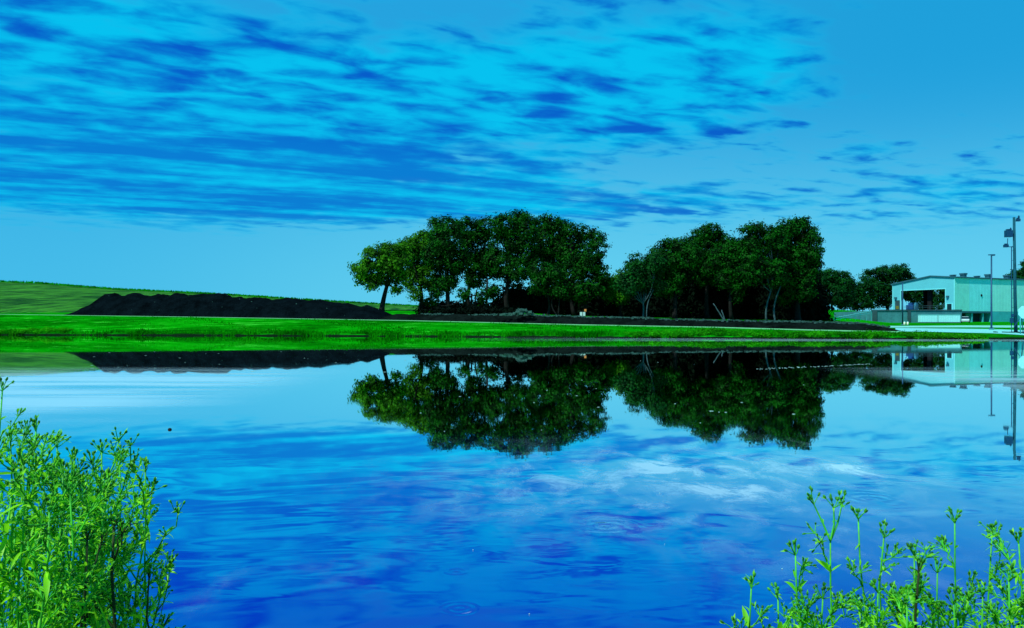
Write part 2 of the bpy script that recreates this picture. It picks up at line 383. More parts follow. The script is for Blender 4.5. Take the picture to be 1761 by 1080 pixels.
def lobe_leaves(c, r, dens=0.75, per=30, size=0.42, spread=0.62, shell=0.55):
    c = np.asarray(c, float); r = np.asarray(r, float)
    area = 4 * math.pi * ((r[0] * r[1]) ** 1.6 / 3 + (r[0] * r[2]) ** 1.6 / 3 + (r[1] * r[2]) ** 1.6 / 3) ** (1 / 1.6)
    k = max(6, int(area * dens)); d = unit(rng.normal(size=(k, 3)))
    rad = np.where(rng.random(k) < 0.72, rng.uniform(0.82, 1.06, k), rng.uniform(shell, 0.85, k))
    cc = c + d * r * rad[:, None]
    n = rng.integers(int(per * 0.5), int(per * 1.5), k); idx = np.repeat(np.arange(k), n)
    off = rng.normal(0, spread, (len(idx), 3)) * np.array([1, 1, 0.72])
    C = cc[idx] + off
    N = unit(d[idx] * 0.6 + np.array([0, 0, 0.45]) + unit(off) * 0.6 + rng.normal(0, 0.42, (len(idx), 3)))
    return leaf_quads(C, N, rng.uniform(0.65, 1.3, len(idx)) * size)

def limb_path(a, b, sag=0.15, n=6):
    a, b = np.asarray(a, float), np.asarray(b, float); t = np.linspace(0, 1, n)[:, None]
    L = np.linalg.norm(b - a); side = rng.normal(0, 0.06, 3) * L
    return a + (b - a) * t + np.sin(math.pi * t) * (side + np.array([0, 0, -sag * L * 0.3]))

def tree(label, name, trunk_px, Y, fork_py, lobes, r0=0.5, leaf=None, bark=None, lean=0.0, dens=0.68, size=0.46, per=44, group=None, extra_trunks=(), base_z=None, spread=0.5):
    """lobes: (px, py, rx, ry) in photo pixels at the tree's own distance, plus optional depth offset in m"""
    leaf = leaf or M_crown; bark = bark or M_bark; s = Y / F
    x0 = X_(trunk_px, Y); z0 = ground_z(x0, Y) - 0.15
    if trunk_px < 1000: z0 = min(z0, Z_(536, Y)) 
    if base_z is not None: z0 = base_z
    root = thing(name, label, 'tree', (x0, Y, z0), group)
    mb = MB(); fork = np.array([x0 + lean * s, Y, Z_(fork_py, Y)])
    base = np.array([x0, Y, z0])
    tp = limb_path(base, fork, 0, 7); rr = np.linspace(r0, r0 * 0.62, 7); rr[0] *= 1.35
    mb.tube(tp, rr, 9)
    Q = []
    for L in lobes:
        px, py, rx, ry = L[:4]; dy = L[4] if len(L) > 4 else rng.uniform(-1.5, 1.5)
        c = np.array([X_(px, Y), Y + dy, Z_(py, Y)]); r = np.array([rx * s, max(rx, ry) * s * 0.85, ry * s]) * 0.97
        Q.append(lobe_leaves(c, r, dens, per, size, spread))
        lp = limb_path(fork - np.array([0, 0, 0.3]), c + np.array([0, 0, 0.2 * r[2]]), 0.3)
        mb.tube(lp, np.linspace(r0 * 0.45, 0.05, 6), 6)
        for q in range(5):
            e = c + unit(rng.normal(size=3)) * r * 0.85
            mb.tube(limb_path(lp[3 + q % 2], e, 0.1, 5), np.linspace(r0 * 0.16, 0.025, 5), 5)
    mb.build('trunk', bark, root, smooth=True)
    for (pa, ya, pb, yb, rad) in extra_trunks:
        a = P_(pa, ya, Y - 0.6); a[2] = min(a[2], z0); 
        MB().tube(limb_path(a, P_(pb, yb, Y - 0.4), 0, 8), np.linspace(rad, rad * 0.6, 8), 8).build('trunk', bark, root, smooth=True)
    quads('crown', np.concatenate(Q), leaf, root)
    return root

LG = 'trees of the left clump on the far bank'
tree('small spreading tree with a bare leaning trunk beside the end of the soil mound', 'tree', 656, 168, 486,
     [(625, 466, 17, 21), (645, 446, 21, 20), (668, 438, 22, 20), (690, 445, 18, 26), (655, 472, 20, 16), (684, 472, 16, 17), (640, 486, 12, 13), (685, 500, 6, 8), (668, 455, 22, 18)],
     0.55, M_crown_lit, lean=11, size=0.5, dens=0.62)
tree('sloping bright-topped tree joining the small end tree to the tall left clump', 'tree', 722, 180, 490,
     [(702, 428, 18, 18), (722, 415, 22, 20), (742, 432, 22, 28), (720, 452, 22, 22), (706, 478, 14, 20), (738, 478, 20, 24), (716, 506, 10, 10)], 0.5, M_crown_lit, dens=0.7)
tree('round-headed dark tree with the first high dome of the left clump', 'tree', 768, 174, 490,
     [(752, 396, 18, 20), (775, 392, 20, 16), (768, 416, 28, 24), (752, 440, 22, 24), (782, 446, 24, 26), (765, 480, 22, 22), (748, 506, 10, 12)], 0.55)
tree('dense dark tree below the dip in the left clump roof line', 'tree', 812, 184, 480,
     [(802, 396, 22, 18), (830, 392, 22, 20), (815, 422, 28, 28), (808, 456, 26, 24), (835, 452, 20, 26), (818, 484, 16, 12)], 0.55)
tree('tallest tree of the left clump with a domed top', 'tree', 876, 178, 478,
     [(868, 388, 22, 20), (890, 379, 20, 17), (906, 394, 20, 24), (870, 420, 30, 28), (900, 430, 26, 28), (858, 452, 24, 24), (888, 470, 28, 24)], 0.6)
tree('broad leafy tree right of the tallest dome in the left clump', 'tree', 938, 186, 480,
     [(932, 392, 20, 20), (952, 385, 18, 14), (965, 398, 18, 20), (938, 420, 26, 28), (962, 436, 24, 28), (930, 460, 26, 26), (955, 480, 26, 24)], 0.55)
tree('loose airy tree on the shoulder of the left clump, sky showing through', 'tree', 988, 182, 470,
     [(982, 395, 16, 12), (1002, 402, 16, 14), (1024, 408, 17, 13), (1028, 428, 12, 18), (1000, 430, 18, 16), (978, 436, 20, 26), (1010, 455, 20, 16)], 0.45, dens=0.55)
tree('right end tree of the left clump with a low bulging crown', 'tree', 1006, 172, 500,
     [(1008, 452, 24, 18), (1030, 468, 18, 18), (988, 470, 22, 22), (1026, 492, 20, 18), (1000, 500, 22, 20), (975, 498, 16, 16)], 0.45)
tree('short leafy tree standing in front of the left clump middle', 'tree', 942, 168, 505,
     [(930, 466, 20, 16), (950, 474, 18, 16), (925, 490, 16, 14), (962, 500, 16, 12)], 0.3, extra_trunks=((958, 540, 953, 505, .16), (960, 540, 964, 503, .14)))
tree('low slim tree with thin twin trunks showing sky beneath the left clump', 'tree', 812, 170, 505,
     [(800, 504, 10, 9), (829, 508, 8, 9), (846, 500, 10, 12), (737, 521, 9, 7)], 0.22, extra_trunks=((806, 536, 802, 500, .2), (818, 536, 820, 498, .2), (835, 536, 838, 480, .28)))

RG = 'trees of the right clump on the far bank'
tree('bright low tree in the gap between the two clumps', 'tree', 1068, 176, 510,
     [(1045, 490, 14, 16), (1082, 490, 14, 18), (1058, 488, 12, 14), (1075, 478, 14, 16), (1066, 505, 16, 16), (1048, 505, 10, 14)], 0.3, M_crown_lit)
tree('thin-topped tree with a pale forked trunk at the near end of the right clump', 'tree', 1106, 164, 520,
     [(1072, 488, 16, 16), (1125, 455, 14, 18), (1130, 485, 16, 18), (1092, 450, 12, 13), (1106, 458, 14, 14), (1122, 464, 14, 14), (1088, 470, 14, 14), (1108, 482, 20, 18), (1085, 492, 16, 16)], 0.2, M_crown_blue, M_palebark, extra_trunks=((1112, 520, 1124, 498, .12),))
tree('rounded mid-height tree on the rising side of the right clump', 'tree', 1160, 172, 490,
     [(1130, 440, 16, 18), (1185, 440, 18, 20), (1150, 490, 26, 20), (1148, 428, 17, 16), (1168, 424, 18, 14), (1160, 446, 26, 22), (1138, 450, 14, 20), (1180, 450, 20, 20), (1166, 474, 24, 18)], 0.5)
tree('peaked tree with a thin open top in the right clump middle', 'tree', 1216, 178, 480,
     [(1190, 425, 18, 20), (1245, 432, 20, 20), (1212, 470, 26, 22), (1205, 405, 14, 14), (1220, 400, 16, 13), (1232, 412, 13, 16), (1215, 428, 22, 20), (1236, 436, 18, 20), (1200, 446, 20, 22), (1228, 462, 24, 22)], 0.5)
tree('lower tree with bare twigs on top between the two tall crowns of the right clump', 'tree', 1258, 172, 490,
     [(1275, 432, 16, 22), (1240, 445, 18, 22), (1278, 470, 18, 24), (1250, 422, 16, 14), (1266, 424, 14, 14), (1258, 440, 20, 18), (1262, 462, 18, 20), (1250, 480, 18, 20), (1264, 500, 10, 18)], 0.4)
tree('tall airy tree with two pale leaning trunks in the right clump', 'tree', 1318, 168, 500,
     [(1335, 420, 18, 24), (1290, 470, 22, 20), (1330, 470, 20, 24), (1290, 402, 16, 18), (1308, 394, 15, 12), (1322, 402, 15, 18), (1300, 426, 22, 20), (1286, 440, 14, 24), (1318, 440, 24, 24), (1305, 460, 26, 16)], 0.2, None, M_palebark, lean=8, dens=0.62, extra_trunks=((1333, 552, 1343, 490, .2),))
tree('massive dense tree that is the highest of the right clump', 'tree', 1372, 174, 490,
     [(1340, 440, 20, 26), (1393, 445, 17, 26), (1340, 412, 16, 22), (1352, 396, 18, 16), (1372, 392, 18, 16), (1382, 384, 14, 9), (1392, 404, 16, 20), (1358, 420, 26, 24), (1390, 428, 18, 28), (1370, 450, 32, 26), (1398, 462, 11, 20), (1352, 476, 22, 20), (1378, 492, 22, 26), (1350, 505, 12, 20)], 0.65)
tree('round tree behind the lawn beyond the right clump', 'tree', 1432, 235, 520,
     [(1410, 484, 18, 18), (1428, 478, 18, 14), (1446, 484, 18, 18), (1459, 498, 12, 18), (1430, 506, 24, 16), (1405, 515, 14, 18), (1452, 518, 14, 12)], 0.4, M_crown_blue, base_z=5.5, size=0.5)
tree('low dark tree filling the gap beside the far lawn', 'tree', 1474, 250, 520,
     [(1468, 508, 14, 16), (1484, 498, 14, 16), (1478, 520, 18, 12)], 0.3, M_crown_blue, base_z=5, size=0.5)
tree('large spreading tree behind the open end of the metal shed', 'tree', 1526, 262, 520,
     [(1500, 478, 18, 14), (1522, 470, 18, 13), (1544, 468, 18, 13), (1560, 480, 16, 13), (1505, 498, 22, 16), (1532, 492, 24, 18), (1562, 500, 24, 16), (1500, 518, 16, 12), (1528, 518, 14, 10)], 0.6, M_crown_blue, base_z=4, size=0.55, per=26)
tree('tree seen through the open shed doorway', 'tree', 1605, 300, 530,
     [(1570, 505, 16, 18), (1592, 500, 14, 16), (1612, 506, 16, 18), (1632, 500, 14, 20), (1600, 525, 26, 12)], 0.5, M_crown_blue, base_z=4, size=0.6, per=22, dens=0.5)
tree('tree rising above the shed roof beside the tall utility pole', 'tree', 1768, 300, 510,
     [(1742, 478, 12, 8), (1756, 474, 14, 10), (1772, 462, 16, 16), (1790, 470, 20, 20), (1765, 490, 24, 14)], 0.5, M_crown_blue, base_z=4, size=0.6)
# thicket under and behind the clumps: one mass, shade put into its leaf colour
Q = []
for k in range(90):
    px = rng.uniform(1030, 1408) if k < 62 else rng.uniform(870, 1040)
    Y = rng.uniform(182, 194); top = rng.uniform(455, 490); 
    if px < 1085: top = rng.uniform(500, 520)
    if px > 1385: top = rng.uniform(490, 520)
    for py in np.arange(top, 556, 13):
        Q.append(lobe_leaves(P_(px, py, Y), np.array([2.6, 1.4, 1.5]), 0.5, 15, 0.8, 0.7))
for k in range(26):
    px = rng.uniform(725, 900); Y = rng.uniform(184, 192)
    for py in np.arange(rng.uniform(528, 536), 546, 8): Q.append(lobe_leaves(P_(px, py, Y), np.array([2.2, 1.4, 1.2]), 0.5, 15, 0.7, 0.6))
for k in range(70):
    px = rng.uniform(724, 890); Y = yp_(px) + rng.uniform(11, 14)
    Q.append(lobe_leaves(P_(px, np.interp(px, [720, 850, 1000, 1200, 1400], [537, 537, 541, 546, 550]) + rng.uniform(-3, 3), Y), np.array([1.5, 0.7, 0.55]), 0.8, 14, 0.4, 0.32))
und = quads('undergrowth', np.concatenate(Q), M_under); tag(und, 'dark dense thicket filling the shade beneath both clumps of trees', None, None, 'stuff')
# leaning bare trunks in the shade of the right clump
for (a, bb_, rad, lab) in (((1246, 550), (1227, 522), .15, 'long bare pale trunk leaning in the shade of the right clump'), ((1247, 550), (1241, 533), .15, 'short bare pale stub next to the long leaning bare trunk')):
    p0 = P_(*a, 160); p0[2] = ground_z(p0[0], 160) - 0.1; p1 = P_(*bb_, 160)
    tq = np.linspace(0, 1, 8)[:, None]; mb = MB().tube(p0 + (p1 - p0) * tq + rng.normal(0, .03, (8, 3)) * tq, np.linspace(rad, rad * 0.5, 8), 8)
    mb.tube(limb_path(p0 + (p1 - p0) * 0.6, p0 + (p1 - p0) * 0.6 + np.array([-0.3, 0, 0.6]), 0, 4), np.linspace(rad * .4, 0.03, 4), 5)
    tag(mb.build('bare_trunk', M_palebark, smooth=True, origin=p0), lab, 'bare trunk')

# ------------------------------------------------------------------ bank grass and weeds
def blades(n, fx, hgt, name, m, label, wid=0.05):
    Q = []
    for _ in range(n):
        X, Y, h = fx()
        z = ground_z(X, Y) - 0.03; a = rng.uniform(0, math.pi); w = np.array([math.cos(a), math.sin(a), 0]) * wid * h / 0.3
        ln = rng.normal(0, 0.28, 3) * h; ln[2] = 0; p = np.array([X, Y, z])
        Q.append([p - w, p + w, p + ln * 0.5 + np.array([0, 0, 0.6 * h]) + w * 0.7, p + ln + np.array([0, 0, h])])
    o = quads(name, np.array(Q), m); return tag(o, label, None, None, 'stuff')
def f_edge():
    while True:
        px = rng.uniform(-120, 1700); ys = float(t_shore(px)[0]); Y = ys + abs(rng.normal(0, 0.9)) + 0.1; X = X_(px, Y)
        v = float(vnoise(X * 0.22 + 50, 21)); k = rng.random()
        if k < 0.35 + 0.65 * (v > 0): return X, Y, rng.uniform(0.15, 0.42) * (1 + 0.8 * max(0, v)) * np.interp(px, [1500, 1700], [1, .4])
def f_slope():
    px = rng.uniform(-120, 1620); ys = float(t_shore(px)[0]); yp = yp_(px); Y = rng.uniform(ys + 1, yp - 0.2); return X_(px, Y), Y, rng.uniform(0.05, 0.20) * (1 + float(vnoise(px * 0.05 + Y * .3 + 60, 51)))
blades(16000, f_edge, 0, 'grass', M_blade, 'tufted grass fringe along the far water edge')
blades(26000, f_slope, 0, 'grass', M_blade, 'short rough grass covering the slope of the far bank', 0.09)
Q = []
for k in range(420):
    px = rng.uniform(1080, 1690) if k < 340 else rng.uniform(-80, 120)
    ys = float(t_shore(px)[0]); Y = ys + abs(rng.normal(0.9, 0.8)) + 0.2; X = X_(px, Y)
    hh = rng.uniform(0.2, 0.62) * (0.65 + 0.7 * max(0, float(vnoise(X * 0.3 + 9, 33)))) * np.interp(px, [1540, 1690], [1, .35])
    Q.append(lobe_leaves((X, Y, ground_z(X, Y) + hh * 0.5), np.array([0.5, 0.4, hh * 0.5]), 14, 9, 0.16, 0.12))
tag(quads('weeds', np.concatenate(Q), M_weed), 'bushy green weeds crowding the far bank above the waterline', None, None, 'stuff')
Q = []
for k in range(2600):      # ridge-top grass of the hill
    px = rng.uniform(-120, 760); Y = 430 - rng.uniform(0, 6); z = Z_(float(hp(px)[0]), 430.0)
    X = X_(px, Y); h = rng.uniform(0.3, 1.0); p = np.array([X, Y, z - 0.4]); w = np.array([0.35, 0, 0])
    Q.append([p - w, p + w, p + w * 0.6 + np.array([0, 0, 0.4 + h * 0.7]), p + np.array([rng.normal(0, .3), 0, 0.4 + h])])
tag(quads('grass', np.array(Q), M_blade), 'rank grass standing along the crest of the far hill', None, None, 'stuff')

# ------------------------------------------------------------------ metal shed
M_gable = plain('aqua_sheet_metal', (0.09, 0.50, 0.56), 0.6, 0, 0.05, 0.3, 0.3)
M_side1 = plain('green_sheet_metal', (0.20, 0.82, 0.70), 0.6, 0, 0.10, 0.5, 0.3)
M_side2 = plain('blue_green_sheet_metal', (0.18, 0.86, 0.86), 0.6, 0, 0.08, 0.5, 0.3)
M_side3 = plain('pale_green_sheet_metal', (0.26, 0.88, 0.76), 0.6, 0, 0.08, 0.5, 0.3)
M_trim = plain('dark_teal_trim', (0.02, 0.12, 0.16), 0.6, 0, 0.2, 0.8)
M_white = plain('pale_trim', (0.16, 0.72, 0.74), 0.6, 0, 0.08, 0.8)
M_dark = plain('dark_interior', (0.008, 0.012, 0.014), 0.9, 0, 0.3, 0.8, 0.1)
M_conc = plain('teal_concrete', (0.04, 0.22, 0.24), 0.85, 0, 0.25, 0.5, 0.1)
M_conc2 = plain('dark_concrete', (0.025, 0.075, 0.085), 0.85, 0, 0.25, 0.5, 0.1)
M_lowwall = plain('lower_wall_block', (0.04, 0.46, 0.48), 0.8, 0, 0.15, 0.5, 0.15)
M_blue = plain('blue_machine_paint', (0.01, 0.08, 0.25), 0.5, 0, 0.3, 1.0)
M_glass = plain('dark_glass', (0.006, 0.02, 0.025), 0.1, 0, 0.2, 1.0, 0.5)
M_yel = plain('yellow_sign', (0.12, 0.14, 0.02), 0.6, 0, 0.1, 1.0)
BC = np.array([X_(1642, 220), 220.0]); E1 = np.array([-0.447, 0.894]); E2 = np.array([0.894, 0.447])
def B3(s, t, z): p = BC + E1 * s + E2 * t; return np.array([p[0], p[1], z])
def s_at(px):
    lo, hi = -2.0, 24.0
    for _ in range(40):
        md = (lo + hi) / 2; p = B3(md, 0, 0)
        if CX + F * p[0] / p[1] > px: lo = md
        else: hi = md
    return lo
def t_at(px):
    lo, hi = -1.0, 80.0
    for _ in range(40):
        md = (lo + hi) / 2; p = B3(0, md, 0)
        if CX + F * p[0] / p[1] < px: lo = md
        else: hi = md
    return lo
def zs(py, s=0, t=0): return Z_(py, B3(s, t, 0)[1])
def bbox(mb, s0, s1, t0, t1, z0, z1):
    v = [B3(s, t, z) for s in (s0, s1) for t in (t0, t1) for z in (z0, z1)]
    return mb.add(v, [(0,1,3,2),(4,6,7,5),(0,4,5,1),(2,3,7,6),(0,2,6,4),(1,5,7,3)])
SL, TL, ZF = s_at(1535), 46.0, zs(534.8)
zE0, zP, zE1 = zs(477.5), zs(475.6, s_at(1601)), zs(489.5, SL); sP = s_at(1601)
sa, sb = s_at(1625.5), s_at(1549.5); zo = zs(497, sa)
ZG = 1.6
shed = thing('metal_shed', 'aqua metal shed with a big open end doorway and roof vents on a concrete base', 'shed', tuple(B3(0, 0, ZG)))
TH = 0.25
mb = MB()
gm0 = lambda s, z: B3(s, 0, z); gm1 = lambda s, z: B3(s, TH, z)
mb.prism([(0, ZF), (sa, ZF), (sa, zo), (0, zo)], gm0, gm1)
mb.prism([(sb, ZF), (SL, ZF), (SL, zo), (sb, zo)], gm0, gm1)
mb.prism([(0, zo), (SL, zo), (SL, zE1), (sP, zP), (0, zE0)], gm0, gm1)
mb.build('gable_wall', M_gable, shed)
mb = MB()                                           # pale frame round the doorway
for (s0, s1, z0, z1) in ((sa - 0.22, sa, ZF, zo), (sb, sb + 0.22, ZF, zo), (sa - 0.22, sb + 0.22, zo, zo + 0.22), (-0.03, 0.22, ZF, zE0 - 0.2), (SL - 0.2, SL + 0.03, ZF, zE1 - 0.2)):
    bbox(mb, s0, s1, -0.07, 0.0 - 0.003, z0, z1)
mb.build('doorway_trim', M_white, shed)
# side wall in bays
bays = [(0.003, t_at(1667), M_side1), (t_at(1667), t_at(1704), M_side2), (t_at(1704), t_at(1738), M_side3), (t_at(1738), TL, M_side3)]
for (t0, t1, m) in bays:
    mb = MB(); bbox(mb, -0.02, TH, t0, t1 - 0.12, ZF, zE0 - 0.02)
    for t in np.arange(t0 + 0.6, t1 - 0.6, 1.3): bbox(mb, -0.04, -0.021, t, t + 0.07, ZF + 0.05, zE0 - 0.1)
    mb.build('wall_panel', m, shed)
    bbox(MB(), -0.05, TH, t1 - 0.12, t1, ZF, zE0 - 0.02).build('corner_post', M_white, shed)
# far long wall with openings, rear wall
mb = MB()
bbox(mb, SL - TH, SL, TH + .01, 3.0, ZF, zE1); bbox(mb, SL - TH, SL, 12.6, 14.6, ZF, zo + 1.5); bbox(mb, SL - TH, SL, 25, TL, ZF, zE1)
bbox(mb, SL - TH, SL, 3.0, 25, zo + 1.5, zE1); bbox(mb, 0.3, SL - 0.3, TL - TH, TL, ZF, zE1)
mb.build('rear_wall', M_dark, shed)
mb = MB()                                           # columns and rails seen inside the doorway
for s in np.linspace(sa + 0.6, sb - 1.5, 6): bbox(mb, s, s + 0.1, 0.9, 1.0, ZF + 0.2, ZF + 1.6)
bbox(mb, sa + 0.2, sb - 0.2, 0.92, 0.98, ZF + 1.1, ZF + 1.18); bbox(mb, sa + 0.2, sb - 0.2, 0.92, 0.98, ZF + 1.52, ZF + 1.6)
mb.build('guard_rail', M_conc2, shed)
bbox(MB(), s_at(1593), s_at(1586), 2.0, 2.6, ZF + 0.2, zo).build('column', M_dark, shed)
# roof
mb = MB(); ov = 0.35
for (sA, zA, sB, zB) in ((-ov, zE0 - 0.02, sP, zP), (sP, zP, SL + ov, zE1 - 0.1)):
    mb.prism([(sA, zA + 0.02), (sB, zB + 0.02), (sB, zB + 0.30), (sA, zA + 0.30)], lambda s, z: B3(s, -ov, z), lambda s, z: B3(s, TL + ov, z))
mb.build('roof', M_trim, shed)
for (px, w, hgt, tall) in ((1647.5, 1.1, 0.42, 0), (1666, 1.3, 0.95, 1), (1689, 1.1, 0.38, 0), (1708, 1.2, 0.95, 1), (1741, 1.3, 0.95, 1)):
    t = t_at(px); mb = MB(); zz = zE0 + 0.25
    bbox(mb, 0.9, 0.9 + w, t - w * .35, t + w * .35, zz, zz + hgt * 0.7 + 0.1)
    bbox(mb, 0.8, 1.0 + w, t - w * .5, t + w * .5, zz + hgt * 0.7 + 0.103, zz + hgt + 0.2)
    if tall: bbox(mb, 0.6, 1.2 + w, t - w * .75, t + w * .75, zz - 0.1, zz + 0.12)
    mb.build('roof_vent', M_trim, shed)
# doors, window, lamps, louvre
d = s_at(1633); o = bbox(MB(), d - 1.0, d + 1.0, -0.09, -0.01, ZF + 0.02, zs(521.5, d)).build('door', M_white, shed)
bbox(MB(), d - 0.65, d + 0.65, -0.13, -0.093, ZF + 0.1, zs(522.5, d)).build('door_leaf', M_glass, o)
d = s_at(1543.5); o = bbox(MB(), d - 0.75, d + 0.75, -0.09, -0.01, zs(532, d), zs(516.5, d)).build('window', M_conc2, shed)
bbox(MB(), d - 0.5, d + 0.5, -0.12, -0.093, zs(531.5, d), zs(526, d)).build('notice', M_yel, o)
for px, py in ((1541, 512.3), (1630.3, 509.8)):
    d = s_at(px); z = zs(py, d); mb = MB(); bbox(mb, d - .35, d + .35, -0.4, -0.004, z - .22, z + .2); bbox(mb, d - .22, d + .22, -0.52, -0.403, z - .28, z)
    mb.build('wall_lamp', M_trim, shed)
t = t_at(1687.5); z = zs(508, 0, t); a = np.linspace(0, 2 * np.pi, 20, endpoint=False)
MB().prism([(t + .32 * math.cos(q), z + .32 * math.sin(q)) for q in a], lambda t, z: B3(-0.14, t, z), lambda t, z: B3(-0.0, t, z)).build('round_vent', M_dark, shed)
# base storey: plinth with a recess under the side wall
tr0, tr1 = t_at(1645), t_at(1704)
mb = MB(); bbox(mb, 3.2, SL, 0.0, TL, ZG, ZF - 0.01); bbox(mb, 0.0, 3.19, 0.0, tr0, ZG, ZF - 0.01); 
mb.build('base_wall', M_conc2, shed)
bbox(MB(), 0.0, 3.19, tr1, TL, ZG, ZF - 0.01).build('base_wall', M_lowwall, shed)
bbox(MB(), 0.0, 3.19, tr0, tr1, ZF - 0.5, ZF - 0.01).build('lintel', M_trim, shed)
for px in (1672, 1691):
    t = t_at(px); bbox(MB(), 0.2, 0.6, t, t + 0.5, ZG, ZF - 0.5).build('pillar', M_lowwall, shed)
bbox(MB(), 3.0, 3.19, t_at(1679), t_at(1688), ZG, ZF - 0.55).build('bay_door', M_lowwall, shed)
# terrace and retaining wall in front of the doorway
mb = MB(); YW = 206.0
tp = [(X_(1499, YW), YW), (X_(1654, YW), YW), (X_(1654, YW), 209.0)] + [tuple(B3(0, -0.05, 0)[:2]), tuple(B3(SL + 0.3, -0.05, 0)[:2]), (X_(1499, YW), 230.0)]
mb.prism(tp, lambda x, y: (x, y, 5.0), lambda x, y: (x, y, 1.5)); 
rw = mb.build('retaining_wall', M_conc, None, origin=(X_(1580, YW), YW, 1.5)); tag(rw, 'teal grey concrete retaining wall holding the yard before the open shed doorway', 'retaining wall')
mb = MB(); mb.box((X_(1576, YW), YW - 0.05, 5.15), (22, 0.3, 0.26)); mb.build('coping', M_conc2, rw)
for px, w in ((1504, 1.1), (1563, 0.7)):
    MB().box((X_(px, YW), YW - 0.12, 3.3), (w, 0.2, 3.3)).build('pilaster', M_conc2, rw)
# machine in the doorway
mc = thing('machine', 'blue machine standing just inside the open shed doorway', 'machine', tuple(B3(sb - 2, 1.6, ZF)))
mb = MB(); bbox(mb, sb - 2.6, sb - 0.4, 1.5, 3.0, ZF + 0.25, ZF + 1.9); bbox(mb, sb - 2.0, sb - 0.9, 1.7, 2.8, ZF + 1.903, ZF + 2.5); mb.build('body', M_blue, mc)
for s in (sb - 2.4, sb - 0.8):
    for t in (1.6, 2.6): MB().tube([B3(s, t, ZF + .28), B3(s, t + .25, ZF + .28)], 0.28, 14).build('wheel', M_dark, mc)
mb = MB(); bbox(mb, sb - 3.6, sb - 2.9, 1.5, 2.4, ZF, ZF + 2.2); bbox(mb, sb - 3.5, sb - 3.0, 1.6, 2.3, ZF + 2.203, ZF + 2.5)
tag(mb.build('cabinet', plain('teal_cabinet', (0.03, 0.2, 0.3), 0.6), None, origin=B3(sb - 3.2, 2, ZF)), 'upright teal cabinet beside the blue machine in the shed doorway', 'cabinet')

# long white box before the retaining wall
YB = 202.0; x0, x1 = X_(1583.5, YB), X_(1651.5, YB); zb, zt = ground_z(x0, YB), Z_(541.8, YB)
M_box = plain('white_panel', (0.30, 0.86, 0.90), 0.5, 0, 0.05, 0.5, 0.3)
bx = thing('storage_container', 'long low white storage container standing along the retaining wall', 'container', ((x0 + x1) / 2, YB, zb))
xm = X_(1613, YB)
mb = MB(); mb.box(((x0 + xm) / 2 - .03, YB + 0.7, (zb + zt) / 2 + .1), (xm - x0 - 0.06, 1.4, zt - zb - .2)); mb.box(((x1 + xm) / 2 + .03, YB + 0.7, (zb + zt) / 2 + .1), (x1 - xm - 0.06, 1.4, zt - zb - .2))
for x in np.arange(x0 + .3, x1, 0.55): mb.box((x, YB - 0.03, (zb + zt) / 2 + .1), (0.05, 0.05, zt - zb - .5))
mb.build('body', M_box, bx)
MB().box(((x0 + x1) / 2, YB + 0.7, zb + .1), (x1 - x0 - .1, 1.3, 0.2)).build('skid', M_conc2, bx)
MB().box((xm, YB + 0.7, (zb + zt) / 2), (0.06, 1.36, zt - zb)).build('seam', M_conc2, bx)
MB().box(((x0 + x1) / 2, YB + 0.7, zt + .05), (x1 - x0 + .1, 1.5, 0.09)).build('lid', M_white, bx)

# parked car, seen past the end of the container
def car(label, px, Y, m, ang):
    x = X_(px, Y); z = ground_z(x, Y); c_, s_ = math.cos(ang), math.sin(ang)
    Rm = lambda a, b, zz: np.array([x + a * c_ - b * s_, Y + a * s_ + b * c_, z + zz])
    r = thing('parked_car', label, 'car', (x, Y, z))
    lower = [(-2.1, .32), (2.1, .32), (2.15, .62), (2.0, .82), (.95, .95), (-1.95, .97), (-2.12, .7)]
    cab = [(.9, .953), (.35, 1.42), (-1.2, 1.45), (-1.85, .973)]
    MB().prism(lower, lambda a, h: Rm(a, -.85, h), lambda a, h: Rm(a, .85, h)).build('body', m, r)
    MB().prism(cab, lambda a, h: Rm(a, -.72, h), lambda a, h: Rm(a, .72, h)).build('window', M_glass, r)
    MB().prism([(.3, 1.45), (-1.15, 1.48), (-1.15, 1.53), (.25, 1.5)], lambda a, h: Rm(a, -.68, h), lambda a, h: Rm(a, .68, h)).build('roof', m, r)
    for a in (-1.3, 1.3):
        for b in (-.82, .82):
            MB().tube([Rm(a, b - .1, .32), Rm(a, b + .1, .32)], .32, 14).build('wheel', M_dark, r)
    for b in (-.6, .6): MB().ball(Rm(2.08, b, .66), .1).build('headlight', M_box, r)
car('white fronted car parked past the end of the long white container', 1660, 204, plain('pale_car_paint', (0.35, 0.6, 0.6), 0.35), -2.06)

# ------------------------------------------------------------------ poles, lamps, signs
M_pole = plain('weathered_pole', (0.012, 0.055, 0.09), 0.85, 0, 0.35, 2.0, 0.1, 0.01)
M_polelow = plain('weathered_pole_wood', (0.004, 0.07, 0.10), 0.85, 0, 0.35, 2.0, 0.1, 0.01)
M_lamp = plain('dark_metal', (0.004, 0.06, 0.13), 0.5, 0.3, 0.2, 2.0)
YP = 108.0; xp = X_(1745.5, YP); zb = ground_z(xp, YP)
up = thing('utility_pole', 'tall weathered utility pole with floodlights and a meter near its foot', 'pole', (xp, YP, zb))
MB().tube([(xp + .12, YP, zb - .4), (xp, YP, zb + 5), (xp - .12, YP, Z_(373.5, YP))], [.22, .19, .15], 12).build('shaft', M_polelow, up, smooth=True)
def flood(px, py, w, h, dirx, name='floodlight'):
    p = P_(px, py, YP); mb = MB(); mb.box(p, (w, w * .8, h)); mb.box(p + np.array([dirx * .02, 0, h * .55 + .06]), (w * .7, w * .6, .1))
    mb.tube([p + np.array([-dirx * w * .3, 0, -h * .3]), np.array([xp, YP, p[2] - h * .35])], .045, 6)
    o = mb.build(name, M_lamp, up); return o
